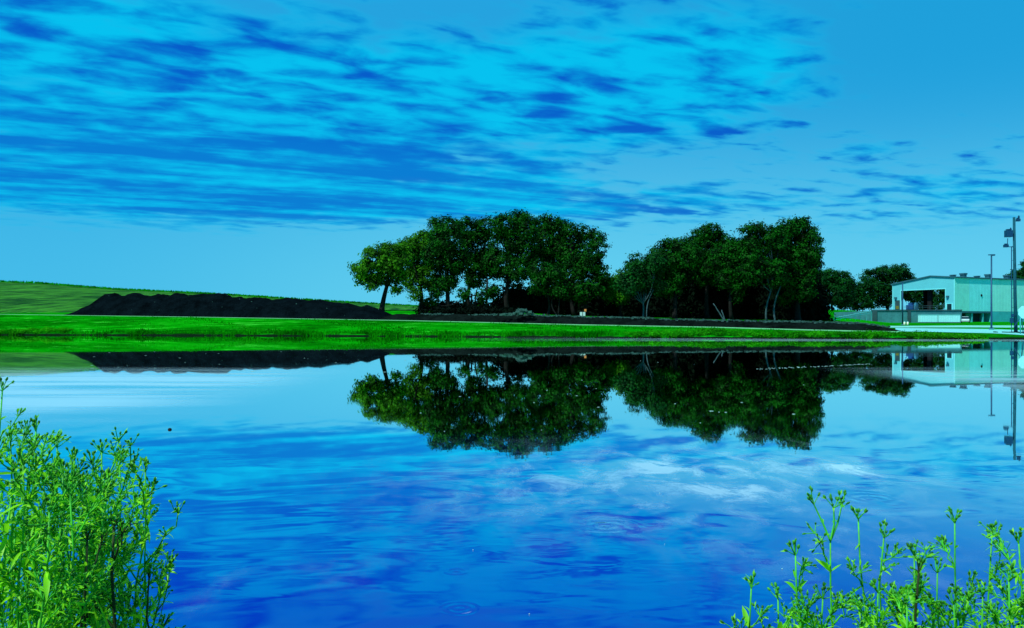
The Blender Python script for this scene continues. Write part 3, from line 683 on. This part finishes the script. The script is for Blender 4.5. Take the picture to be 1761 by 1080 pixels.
flood(1751, 378.5, .42, .32, -1); mb = MB(); p = P_(1752, 373, YP); mb.ball(p, (.14, .14, .2)); mb.tube([p, p - np.array([.1, 0, .4])], .04, 6); mb.build('lamp_head', M_lamp, up)
flood(1734.5, 402, .78, .85, 1, 'transformer'); mb = MB(); p = P_(1738, 394, YP); mb.ball(p, (.12, .12, .22)); mb.tube([p, p - np.array([.1, 0, .5])], .04, 6); mb.build('insulator', M_lamp, up)
flood(1730, 423, .5, .34, 1); mb = MB(); p = P_(1732, 415, YP); mb.tube([P_(1733, 410, YP), P_(1732.5, 420, YP)], .05, 6); mb.build('bracket', M_lamp, up)
cd = P_(1739.5, 424, YP); mb = MB(); mb.tube([cd, (cd[0], YP - .05, zb + 1)], .06, 6); mb.tube([cd, (xp, YP, cd[2])], .04, 6)
for z in np.arange(zb + 2, cd[2], 1.2): mb.tube([(cd[0], YP - .05, z), (xp, YP, z + .02)], .025, 5)
mb.build('conduit', M_lamp, up)
mb = MB(); q = P_(1739, 551, YP); mb.box(q + np.array([0, -.1, 0]), (.36, .25, .62)); mb.box(q + np.array([.1, -.12, .62]), (.3, .22, .4)); mb.tube([q, (q[0], YP - .1, zb + .1)], .05, 6); mb.build('meter_box', M_lamp, up)
mb = MB(); 
for k in range(60):
    a = rng.uniform(0, 6.28); r = abs(rng.normal(0, .8)); p = np.array([xp + 0.3 + r * 1.4 * math.cos(a), YP + r * math.sin(a) * .8, 0]); p[2] = ground_z(p[0], p[1]) + .02; rock(p, rng.uniform(.08, .22))
so = mb.build('rubble', M_berm); tag(so, 'dark broken earth heaped round the foot of the tall utility pole', None, None, 'stuff')

YL = 124.0; xl = X_(1705, YL); zb = ground_z(xl, YL)
lp = thing('street_lamp', 'slender dark street lamp with a flat two-armed head before the shed side wall', 'street lamp', (xl, YL, zb))
MB().tube([(xl, YL, zb - .1), (xl, YL, zb + .5), (xl, YL, Z_(440, YL))], [.2, .13, .10], 10).build('pole', M_lamp, lp, smooth=True)
mb = MB(); p = P_(1707, 438.3, YL); mb.box(p, (.62, .3, .16)); mb.box(p + np.array([-.35, 0, .0]), (.5, .24, .12)); mb.box(p + np.array([.08, 0, -.1]), (.4, .22, .06)); mb.build('lamp_head', M_lamp, lp)
MB().box((xl, YL, zb + .12), (.5, .5, .3)).build('footing', M_conc, lp)
YS = 165.0; xs = X_(1552.2, YS); zb = ground_z(xs, YS)
sp = thing('slim_pole', 'thin dark post without a lamp standing before the shed doorway', 'post', (xs, YS, zb))
MB().tube([(xs, YS, zb - .1), (xs, YS, Z_(486, YS))], [.13, .10], 10).build('shaft', M_lamp, sp, smooth=True)
MB().box((xs, YS, zb + .1), (.5, .5, .3)).build('footing', M_conc, sp)
MB().ball((xs, YS, Z_(485.6, YS)), .13).build('cap', M_lamp, sp)
for px, lab in ((1555.5, 'short pale marker post nearer the thin dark post'), (1561, 'short pale marker post farther from the thin dark post')):
    Yq = 164.0; x = X_(px, Yq); z = ground_z(x, Yq); r = thing('bollard', lab, 'marker post', (x, Yq, z))
    MB().tube([(x, Yq, z - .05), (x, Yq, z + .62)], [.2, .16], 12).build('post', plain('cream_paint', (0.6, 0.8, 0.6), 0.6), r, smooth=True); MB().ball((x, Yq, z + .62), (.165, .165, .1), seg=12).build('cap', M_white, r)
YR = 103.0; xr = X_(1757.5, YR); zb = ground_z(xr, YR)
sg = thing('road_sign', 'pale round sign on a short post beside the tall utility pole', 'sign', (xr, YR, zb))
MB().tube([(xr - .15, YR + .08, zb - .1), (xr - .15, YR + .08, Z_(530, YR))], .07, 8).build('post', M_lowwall, sg, smooth=True)
a = np.linspace(0, 2 * np.pi, 8, endpoint=False) + math.pi / 8; c0 = P_(1762, 537, YR)
MB().prism([(c0[0] + .82 * math.cos(q), c0[2] + .82 * math.sin(q)) for q in a], lambda x, z: (x, YR - .02, z), lambda x, z: (x, YR + .02, z)).build('sign_plate', M_box, sg)
mb = MB(); mb.tube([(xr + .35, YR + .3, zb), (xr + .1, YR + .3, zb + 2.3)], .06, 6); mb.tube([(xr - .7, YR + .4, zb + .9), (xr + .1, YR + .3, zb + 2.2)], .05, 6); mb.build('brace', M_lamp, sg)

# road-work board at the wood edge
YQ = 150.0; p = P_(1002, 540, YQ)
M_board = plain('white_board', (0.45, 0.7, 0.66), 0.6, 0, 0.15, 2.0); M_or = plain('orange_panel', (0.65, 0.25, 0.06), 0.6, 0, 0.15, 2.0)
zb = ground_z(p[0], YQ); bd = thing('notice_board', 'twin white board with an orange marker on top at the edge of the trees', 'sign', (p[0], YQ, zb))
for dx in (-.27, .25): MB().box((p[0] + dx, YQ, p[2]), (.42, .05, .68)).build('board', M_board, bd)
MB().box((p[0] + .47, YQ + .05, p[2] + .66), (.38, .05, .42)).build('marker', M_or, bd)
mb = MB()
for dx in (-.3, .3): mb.tube([(p[0] + dx, YQ + .07, zb - .2), (p[0] + dx, YQ + .07, p[2] + .5)], .04, 6)
mb.build('post', M_lamp, bd)
# white guard fence climbing the lawn
mb = MB(); fp = [(1428, 552, 190), (1445, 548, 194), (1462, 545, 198), (1480, 541, 202), (1499, 538, 206)]; pts = [P_(*q) for q in fp]
fn = thing('railing', 'thin pale railing climbing beside the lawn to the retaining wall', 'railing', tuple(pts[0]))
for dz in (0, .45): mb.tube([q + np.array([0, 0, dz]) for q in pts], .05, 6)
mb.build('rail', M_white, fn)
for k in range(len(pts) * 2 - 1):
    q = pts[k // 2] if k % 2 == 0 else (pts[k // 2] + pts[k // 2 + 1]) / 2
    MB().tube([q + np.array([0, 0, .5]), np.array([q[0], q[1], min(q[2] - .8, ground_z(q[0], q[1]))])], .05, 6).build('post', M_white, fn)

# ------------------------------------------------------------------ floating things
Yd = F * H / (739 - Y0); xd = X_(292, Yd)
MB().ball((xd, Yd, .004), (.026, .026, .02), seg=12, rings=8).build('seed_pod', M_bark, None, smooth=True, origin=(xd, Yd, 0))
tag(bpy.data.objects['seed_pod'], 'tiny dark seed pod floating alone on open water beyond the leafy weeds', 'seed pod')
M_foam = plain('pale_foam', (0.25, 0.5, 0.45), 0.8, 0, 0.2, 3.0, 0.1)
mb = MB()
def fleck(px, py, w):
    Y = F * H / (py - Y0); mb.ball((X_(px, Y), Y, 0.003), (w * rng.uniform(.6, 1.4), w * rng.uniform(.6, 1.2), .003), seg=8, rings=4)
for k in range(32): fleck(rng.uniform(140, 720), rng.uniform(604, 640), rng.uniform(.015, .06))
for k in range(26): fleck(rng.uniform(720, 1420), rng.uniform(602, 745), rng.uniform(.008, .03))
for k in range(90):
    u = rng.random(); fleck(1300 + 200 * u, 635 - 9 * u + rng.normal(0, .5), rng.uniform(.01, .045))
for k in range(6): fleck(rng.uniform(700, 1400), rng.uniform(840, 1060), rng.uniform(.002, .005))
tag(mb.build('foam', M_foam, None, smooth=True), 'scattered pale flecks of foam drifting on the dark reflections', None, None, 'stuff')

# ------------------------------------------------------------------ waterside weeds in front
M_stem = plain('green_stem', (0.04, 0.40, 0.02), 0.5, 0, 0.45, 9.0, 0.3)
M_stemd = plain('brown_stem', (0.018, 0.045, 0.012), 0.7, 0, 0.4, 9.0, 0.2)
M_leaf = leafmat('weed_leaves', (0.05, 0.50, 0.008), (0.34, 0.95, 0.02), 0.48, 9.0, 0.45, 0.35)
M_leafdry = leafmat('withered_leaves', (0.006, 0.012, 0.006), (0.05, 0.06, 0.012), 0.2, 9.0, 0.7, 0.2)
M_bud = leafmat('flower_buds', (0.010, 0.12, 0.006), (0.06, 0.50, 0.03), 0.2, 20.0, 0.5, 0.3)

def blade_leaf(mb, p, d, L, W, droop=0.35, seg=4):
    """one lance-shaped leaf, folded along its midrib"""
    d = d / np.linalg.norm(d); sd = np.cross(d, [0, 0, 1.0]); 
    if np.linalg.norm(sd) < 1e-3: sd = np.array([1., 0, 0])
    sd /= np.linalg.norm(sd); rot = rng.normal(0, 0.5); up = np.cross(sd, d); sd = sd * math.cos(rot) + up * math.sin(rot); up = np.cross(sd, d)
    V = []; 
    for i in range(seg + 1):
        t = i / seg; w = W * (math.sin(math.pi * min(1, t * 0.9 + 0.09)) ** 0.8) * (0.15 if i == seg else 1)
        c = p + d * L * t + np.array([0, 0, -droop * L * t * t]) 
        V += [c - sd * w * .5 + up * w * .18, c, c + sd * w * .5 + up * w * .18]
    f = []
    for i in range(seg):
        a = i * 3; f += [(a, a + 1, a + 4, a + 3), (a + 1, a + 2, a + 5, a + 4)]
    mb.add(V, f)

def weed(label, base_px, tip, Y, height_frac=1.0, nbr=9, bush=1.0, bend=0.0, leafL=0.039, dry=0.1, budn=6, r0=0.0036, group=None, low=0.30, open_top=False, brL=0.2, root_z=0.09):
    xb = X_(base_px, Y); base = np.array([xb, Y, ground_z(xb, Y) - 0.02]); top = P_(tip[0], tip[1], Y + rng.uniform(-.06, .06))
    root = thing('water_weed', label, 'plant', tuple(base), group)
    st, lf, dr, bd = MB(), MB(), MB(), MB()
    L = np.linalg.norm(top - base); n = 12; t = np.linspace(0, 1, n)[:, None]
    wob = rng.normal(0, .012, (n, 3)) * np.sin(math.pi * t) 
    P = base + (top - base) * t + np.sin(math.pi * t) * np.array([bend, rng.normal(0, .02), 0]) + wob
    st.tube(P, np.linspace(r0, r0 * .4, n), 7)
    def at(f): 
        k = f * (n - 1); i = min(n - 2, int(k)); return P[i] + (P[i + 1] - P[i]) * (k - i), unit(P[i + 1] - P[i])
    def buds(p, d, k, s=1.0):
        for _ in range(k):
            e = unit(d * 1.0 + rng.normal(0, .55, 3) + np.array([0, 0, .35])); l = rng.uniform(.010, .026) * s; q = p + e * l
            st.tube([p, p + e * l * .5 + rng.normal(0, .001, 3), q], [.0011, .0009, .0008], 4, False)
            bd.ball(q + e * .002, (.0021 * s * rng.uniform(.8, 1.25), .0021 * s, .0034 * s * rng.uniform(.8, 1.4)), e, 6, 5)
            if rng.random() < .9: blade_leaf(lf, q - e * .004, unit(e + rng.normal(0, .5, 3)), rng.uniform(.008, .018), .0042, 0.1, 2)
    def leaves_on(p, d, k, sc=1.0, dryp=0.0):
        for _ in range(k + int(rng.random() < .8 * bush) + int(rng.random() < .5 * bush)):
            e = unit(d * .5 + unit(rng.normal(size=3)) * .9 + np.array([0, 0, .35])); LL = leafL * rng.uniform(.5, 1.15) * sc
            if rng.random() < dryp: blade_leaf(dr, p, unit(e - np.array([0, 0, .9])), LL * .8, LL * .2, .9)
            else: blade_leaf(lf, p, e, LL, LL * rng.uniform(.16, .26), rng.uniform(.0, .55))
    ga = rng.uniform(0, 6.28)
    for b in range(nbr):
        f = low + (0.96 - low) * (b + rng.uniform(0, .7)) / nbr; p, d = at(min(f, .98)); ga += 2.4
        out = np.array([math.cos(ga), math.sin(ga) * .8, 0]); dr_ = unit(out * rng.uniform(.6, .9) + d * rng.uniform(.7, 1.1))
        LB = brL * L * (1.15 - f * .75) * rng.uniform(.65, 1.2); m = 7; tt = np.linspace(0, 1, m)[:, None]
        B = p + dr_ * LB * tt + np.array([0, 0, .22]) * LB * tt ** 2 + rng.normal(0, .004, (m, 3)) * tt
        st.tube(B, np.linspace(r0 * .5, .0012, m), 5)
        leaves_on(p, out, int(1 + 1.5 * bush), 1.15, dry * 2 if f < .5 else 0)
        for i in range(1, m):
            if rng.random() < .9 * bush: leaves_on(B[i], dr_, 1 + int(rng.random() < .7 * bush), .8 - .35 * i / m, dry if f < .5 else 0)
        for q in range(1 + int(rng.random() < .75) + int(bush > 1)):
            i = rng.integers(3, m - 1); e = unit(dr_ + rng.normal(0, .45, 3) + np.array([0, 0, .3])); l = LB * rng.uniform(.25, .5); T = [B[i], B[i] + e * l * .5 + rng.normal(0, .003, 3), B[i] + e * l]
            st.tube(T, [.0016, .0013, .001], 4, False); leaves_on(T[1], e, 1 + int(bush), .5); leaves_on(T[2], e, 1, .35); buds(T[2], e, max(2, budn - 2), .85)
        buds(B[-1], unit(B[-1] - B[-2]), budn, 1.0); leaves_on(B[-1], dr_, 2, .4)
    for f in np.linspace(.08, .95, int(10 + 12 * bush)):
        p, d = at(f); leaves_on(p, d, 1 + int(rng.random() < bush * .6), 1.1 - .6 * f, dry * 3 if f < .55 else 0)
    if open_top:
        for k in range(3):
            e = unit(np.array([(-.42, .1, .5)[k], rng.normal(0, .2), 1.0])); l = .075 * (1, .85, .95)[k]; T = [top, top + e * l * .5 + rng.normal(0, .003, 3), top + e * l]
            st.tube(T, [.0022, .0018, .0014], 5, False); buds(T[2], e, budn + 1, 1.2); leaves_on(T[1], e, 1, .45)
    else: buds(top, np.array([0, 0, 1.]), budn + 2, 1.1)
    if dry > .4: st.build('stem', M_stemd, root, smooth=True)
    else: st.build('stem', M_stem, root, smooth=True)
    if lf.k: lf.build('foliage', M_leaf, root, smooth=True)
    if dr.k: dr.build('withered_foliage', M_leafdry, root, smooth=True)
    bd.build('bud_sprays', M_bud, root, smooth=True)
    return root

LGP = 'leafy weeds crowding the near bank at lower left'
thick = 'dense green leafy weed in the thick of the near bank clump under the soil mound'
weed('tall weed cut by the picture edge, its small buds highest of the near bank clump', -18, (4, 672), 1.72, nbr=9, bush=.6, brL=.16, group=LGP, low=.45)
weed('tall bushy weed whose rounded top peaks just below the pale water', 40, (62, 742), 1.66, nbr=13, bush=1.2, group=LGP)
for (b0, tx, ty, Y) in ((10, 18, 760, 1.6), (70, 98, 770, 1.75), (95, 128, 792, 1.62), (120, 160, 800, 1.7), (50, 40, 800, 1.5), (-10, -4, 780, 1.55), (125, 165, 815, 1.78), (25, 75, 830, 1.45), (-30, 20, 850, 1.4), (90, 120, 850, 1.45), (160, 178, 850, 1.6), (155, 180, 865, 1.7), (60, 85, 880, 1.4), (30, 55, 790, 1.6), (80, 108, 815, 1.55), (110, 145, 840, 1.6), (0, 30, 820, 1.5), (170, 200, 885, 1.75)):
    weed(thick, b0, (tx, ty), Y, nbr=12, bush=1.3, group=LGP, dry=.06, brL=.2)
weed('upright weed with a spiky narrow top between the bushy peak and the outer spray', 150, (175, 778), 1.6, nbr=11, bush=.8, group=LGP, brL=.16)
weed('weed with two dark bud heads standing out of the clump top', 165, (206, 792), 1.68, nbr=11, bush=.8, group=LGP, brL=.18)
weed('weed arching outward over open water with a wide loose spray of buds', 172, (250, 812), 1.64, nbr=13, bush=1.0, bend=.02, group=LGP, brL=.2)
weed('weed with thick green stems leaning towards the open water', 140, (185, 835), 1.56, nbr=12, bush=1.0, group=LGP, brL=.19, r0=.006)
weed('outermost arching weed of the near bank clump, its buds farthest over the water', 190, (262, 842), 1.7, nbr=8, bush=.6, bend=-.03, group=LGP, brL=.15, low=.45)
weed('thin dark withered weed standing alone in front of the water at the clump edge', 238, (256, 995), 1.6, nbr=2, bush=.15, dry=.9, group=LGP, brL=.06, low=.7, budn=4)
weed('brown stemmed weed with drooping withered leaves under the spray of buds', 178, (196, 905), 1.5, nbr=6, bush=.5, dry=.7, group=LGP, brL=.12, r0=.006)
weed('brown stemmed weed hung with dead leaves under the bushy peak', 112, (150, 930), 1.48, nbr=6, bush=.5, dry=.7, group=LGP, brL=.12, r0=.005)
# arching grass blades at the foot of the clump
gr = thing('grass_tuft', 'few long pale grass blades arching over at the foot of the near bank clump', 'grass tuft', (X_(150, 1.5), 1.5, .05))
for (a0, a1, a2) in (((215, 1110), (185, 1030), (150, 1018)), ((95, 1075), (140, 1030), (165, 1030)), ((230, 1120), (252, 1060), (236, 1020)), ((90, 1110), (85, 1010), (70, 990)), ((185, 1120), (175, 1060), (150, 1020))):
    A, Bq, Cq = (P_(q[0], q[1], 1.46) for q in (a0, a1, a2)); A[2] = A[2] - .1
    V = []; 
    for i in range(11):
        t = i / 10; c = A * (1 - t) ** 2 + 2 * Bq * t * (1 - t) + Cq * t * t; w = .0042 * (1 - t * .85); V += [c - [w, 0, 0], c + [0, .002, .0], c + [w, 0, 0]]
    MB().add(V, [q for i in range(10) for q in ((i * 3, i * 3 + 1, i * 3 + 4, i * 3 + 3), (i * 3 + 1, i * 3 + 2, i * 3 + 5, i * 3 + 4))]).build('blade', M_leaf, gr, smooth=True)

RGP = 'budding weeds on the near bank at lower right'
weed('low weed leaning out farthest over the open water, with thin pale bud tips', 1345, (1292, 1012), 1.55, nbr=4, bush=.35, group=RGP, brL=.1, low=.72, bend=-.02)
weed('short weed next to the leaning one with a narrow budding top', 1362, (1338, 1030), 1.55, nbr=6, bush=.7, group=RGP, brL=.1, low=.6)
weed('bushy weed with twin budding heads before the tall forked weed', 1395, (1368, 955), 1.58, nbr=9, bush=.9, group=RGP, brL=.13, low=.5)
weed('tall weed forking near its top into three bud-tipped stalks', 1445, (1428, 930), 1.62, nbr=6, bush=.6, group=RGP, brL=.13, low=.5, open_top=True, r0=.004)
weed('thin stalk with side buds and one raised seed head rising behind the forked weed', 1452, (1476, 893), 1.66, nbr=4, bush=.25, group=RGP, brL=.09, low=.6)
weed('single thin weed with a pointed seed head between the forked and the bushy weeds', 1500, (1520, 925), 1.6, nbr=4, bush=.35, group=RGP, brL=.08, low=.62)
weed('full leafy weed with a blunt budding top in the middle of the right hand group', 1545, (1572, 955), 1.6, nbr=13, bush=1.3, group=RGP, brL=.15, low=.45)
weed('dark withered weed standing beside the full leafy one', 1562, (1580, 985), 1.5, nbr=4, bush=.4, dry=.8, group=RGP, brL=.1, low=.55, r0=.005)
weed('slim weed with a flat green bud head above the full leafy one', 1622, (1612, 985), 1.6, nbr=6, bush=.5, group=RGP, brL=.1, low=.6)
weed('tall bare-topped weed with one dense dark bud head leaning towards open water', 1672, (1642, 900), 1.62, nbr=4, bush=.4, group=RGP, brL=.1, low=.55, budn=7)
weed('tall weed with a loose dark bud head beside the dense-headed one', 1682, (1706, 918), 1.64, nbr=5, bush=.45, group=RGP, brL=.11, low=.55, budn=6)
weed('stout bushy weed crossing the picture edge with crowded buds', 1775, (1752, 935), 1.58, nbr=13, bush=1.2, group=RGP, brL=.17, low=.45)
fill = 'low leafy weed filling the foot of the right hand group'
for (b0, tx, ty, Y) in ((1430, 1415, 1030, 1.5), (1520, 1510, 1020, 1.52), (1590, 1560, 1040, 1.45), (1640, 1640, 1040, 1.5), (1700, 1690, 1025, 1.5), (1740, 1735, 1000, 1.48)):
    weed(fill, b0, (tx, ty), Y, nbr=10, bush=1.1, group=RGP, brL=.14, low=.5, leafL=.04)

# ------------------------------------------------------------------ sky
W = bpy.data.worlds.new('World'); S.world = W; W.use_nodes = True
nt = NT(W.node_tree); bg = W.node_tree.nodes['Background']
SUN_EL, SUN_AZ = math.radians(54), math.radians(-134)        # azimuth from straight ahead, left negative
sky = nt.n('ShaderNodeTexSky', sky_type='NISHITA'); sky.sun_disc = False
sky.sun_elevation = SUN_EL; sky.sun_rotation = SUN_AZ; sky.air_density = 1.0; sky.dust_density = 0.6; sky.ozone_density = 2.0
d = nt.n('ShaderNodeTexCoord').outputs['Generated']; dx, dy, dz = nt.sep(d)
z0 = nt.m('MAXIMUM', dz, 0.0)
az = nt.m('ARCTAN2', dx, dy); el = nt.m('ARCSINE', nt.m('MINIMUM', z0, 1.0))
q = nt.m('DIVIDE', 1.0, nt.add(z0, 0.07))
PX, PY = nt.mul(dx, q), nt.mul(dy, q)
P2 = nt.xyz(PX, PY, 0.0)
def rot(a, sx_, sy_, off=0.0):
    c_, s_ = math.cos(a), math.sin(a)
    return nt.xyz(nt.mul(nt.add(nt.mul(PX, c_), nt.mul(PY, s_)), sx_), nt.mul(nt.add(nt.mul(PX, -s_), nt.mul(PY, c_)), sy_), off)
def blob(px, py, rx, ry, amp, tilt=0.0):
    """soft cloud patch at a bearing and height in the sky"""
    a0 = math.atan((px - CX) / F); e0 = math.atan((Y0 - py) / F * math.cos(a0)); ra, re = rx / F, ry / F
    u = nt.m('SUBTRACT', az, a0); v = nt.m('SUBTRACT', el, e0)
    if tilt: u, v = nt.add(u, nt.mul(v, -tilt)), nt.add(v, nt.mul(u, tilt))
    u = nt.mul(u, 1 / ra); v = nt.mul(v, 1 / re)
    return nt.mul(nt.m('EXPONENT', nt.mul(nt.add(nt.mul(u, u), nt.mul(v, v)), -1.0)), amp)
warp = nt.noise(rot(0.0, 1.6, 1.6, 3.0), 1.0, 4, 0.6)
nA = nt.noise(rot(0.40, 4.6, 7.6), 1.0, 5, 0.50, 0.3)             # blotches
nB = nt.noise(rot(0.40, 0.7, 5.0, 5.0), 1.0, 5, 0.55, 0.3)       # long streaks
nC = nt.noise(rot(0.2, 8.0, 10.0, 9.0), 1.0, 4, 0.6)               # fine grain
cover = nt.add(blob(200, 120, 520, 190, .9), blob(520, 250, 520, 130, .8), blob(950, 160, 330, 110, .75), blob(1230, 110, 280, 100, .75), blob(1000, 345, 420, 40, .7), blob(1500, 265, 80, 25, .5), blob(1620, 365, 260, 45, .6), blob(1600, 225, 70, 22, .35), blob(150, 330, 420, 60, .7), blob(150, 60, 300, 90, .3),
                blob(1620, 60, 200, 80, -.8), blob(1300, 70, 240, 70, .35), blob(700, 10, 130, 50, -.5), blob(1150, 300, 170, 45, -.55), blob(820, 275, 60, 30, -.5), blob(1500, 170, 120, 50, -.4), blob(700, 440, 900, 40, -.9))
streak_zone = nt.add(blob(230, 290, 620, 95, 1.0), blob(700, 330, 500, 60, .6), blob(1000, 350, 500, 35, .5))
streak_zone = nt.m('MINIMUM', streak_zone, 1.0)
cov = nt.ss(nt.add(cover, nt.mul(nt.add(nA, warp, -1.0), 1.9), nt.mul(nt.add(nC, -0.5), 0.4)), 0.08, 1.05)
cov = nt.mul(cov, nt.ss(el, 0.075, 0.13))
darks = nt.add(blob(200, 90, 460, 120, .12), blob(950, 190, 300, 70, .06), blob(310, 88, 50, 18, .5), blob(215, 60, 50, 16, .15), blob(40, 45, 60, 22, .35), blob(295, 138, 60, 22, .4), blob(440, 65, 60, 22, .3), blob(510, 75, 70, 14, .4, -.15), blob(450, 150, 50, 18, .3), blob(545, 172, 70, 22, .35, -.2), blob(430, 40, 60, 20, .25),
                blob(120, 225, 230, 45, .15), blob(60, 250, 200, 30, .12), blob(500, 250, 300, 22, .45, -.1), blob(720, 280, 120, 20, .45, -.12), blob(300, 340, 420, 22, .25),
                blob(955, 185, 48, 20, .5), blob(1020, 151, 85, 15, .55), blob(1085, 223, 95, 9, .6), blob(860, 172, 60, 12, .4), blob(1283, 153, 42, 13, .5), blob(1245, 229, 45, 9, .45), blob(1250, 253, 75, 12, .35), blob(1195, 183, 40, 14, .3), blob(905, 295, 50, 13, .4), blob(1240, 60, 130, 18, .3), blob(1440, 106, 90, 17, .42), blob(1490, 274, 70, 8, .3), blob(700, 110, 70, 18, .2, -.2), blob(790, 225, 50, 10, .35), blob(640, 125, 60, 16, .3, -.2), blob(1100, 258, 40, 9, .3), blob(1080, 365, 120, 13, .3), blob(1600, 385, 200, 14, .25))
ntex = nt.add(nt.mul(nA, 2.5), nt.mul(nC, 0.4), -1.41)
nstr = nt.add(nt.mul(nB, 2.3), nt.mul(nC, 0.7), nt.mul(nA, 0.8), -1.74)
tex = nt.add(nt.mul(ntex, nt.m('SUBTRACT', 1.0, streak_zone)), nt.mul(nstr, streak_zone))
dn = nt.add(darks, nt.mul(tex, 1.25), nt.mul(streak_zone, 0.19))
dk = nt.mul(nt.ss(dn, -0.20, 1.02), nt.ss(cov, 0.0, 0.7), nt.ss(el, 0.085, 0.13))
hz = nt.ss(el, 0.0, 0.30)
low = nt.mix(nt.ss(az, -0.55, 0.05), (0.060, 0.520, 0.840), (0.135, 0.660, 0.895))
base = nt.mix(hz, low, (0.018, 0.380, 0.760))
right = nt.mul(nt.ss(az, 0.05, 0.5), nt.ss(el, 0.12, 0.34))
base = nt.mix(right, base, (0.012, 0.360, 0.720))
colr = nt.mix(cov, base, (0.000, 0.560, 0.900))
dk = nt.mul(dk, nt.m('SUBTRACT', 1.0, nt.mul(streak_zone, 0.22)))
colr = nt.mix(dk, colr, (0.000, 0.105, 0.600))
glint_cloud = nt.ss(nt.add(nt.noise(rot(0.2, 1.9, 1.9, 14.0), 1.0, 5, 0.6), blob(1330, -200, 330, 190, .30), blob(1800, -120, 300, 150, .2), blob(250, -260, 420, 200, .25)), 0.50, 0.80)  # bright cloud added above the view to whiten glints on the water
glint_cloud = nt.mul(glint_cloud, nt.ss(el, 0.37, 0.46), nt.ss(dy, 0.0, 0.3))
colr = nt.mix(glint_cloud, colr, (1.5, 3.1, 2.8))
colr = nt.mix(0.06, colr, nt.mix(1.0, sky.outputs[0], (0.02, 0.06, 0.1, 1), 'MULTIPLY'))
STR = 0.1
sc10 = nt.n('ShaderNodeVectorMath', operation='SCALE'); nt.put(sc10.inputs[0], colr); sc10.inputs['Scale'].default_value = 1 / STR
nt.put(bg.inputs['Color'], sc10.outputs[0]); bg.inputs['Strength'].default_value = STR

sun = bpy.data.lights.new('sun', 'SUN'); sun.energy = 5.0; sun.angle = math.radians(1.0); sun.color = (1.0, 0.95, 0.86)
so_ = bpy.data.objects.new('sun', sun); COL.objects.link(so_)
from mathutils import Vector
dv = Vector((math.sin(SUN_AZ) * math.cos(SUN_EL), math.cos(SUN_AZ) * math.cos(SUN_EL), math.sin(SUN_EL)))
so_.rotation_euler = dv.to_track_quat('Z', 'Y').to_euler(); so_.location = (-60, 30, 80)

cam = bpy.data.cameras.new('camera'); co = bpy.data.objects.new('camera', cam); COL.objects.link(co)
co.location = (0, 0, H); co.rotation_euler = (math.pi / 2, 0, 0)
cam.sensor_fit = 'HORIZONTAL'; cam.sensor_width = 36; cam.lens = 36 * F / 1761
cam.shift_y = (Y0 - 540) / 1761; cam.clip_start = 0.05; cam.clip_end = 8000
S.camera = co
S.view_settings.view_transform = 'Standard'; S.view_settings.look = 'None'; S.view_settings.exposure = 0; S.view_settings.gamma = 1
S.cycles.max_bounces = 6; S.cycles.diffuse_bounces = 2; S.cycles.glossy_bounces = 3; S.cycles.transmission_bounces = 3
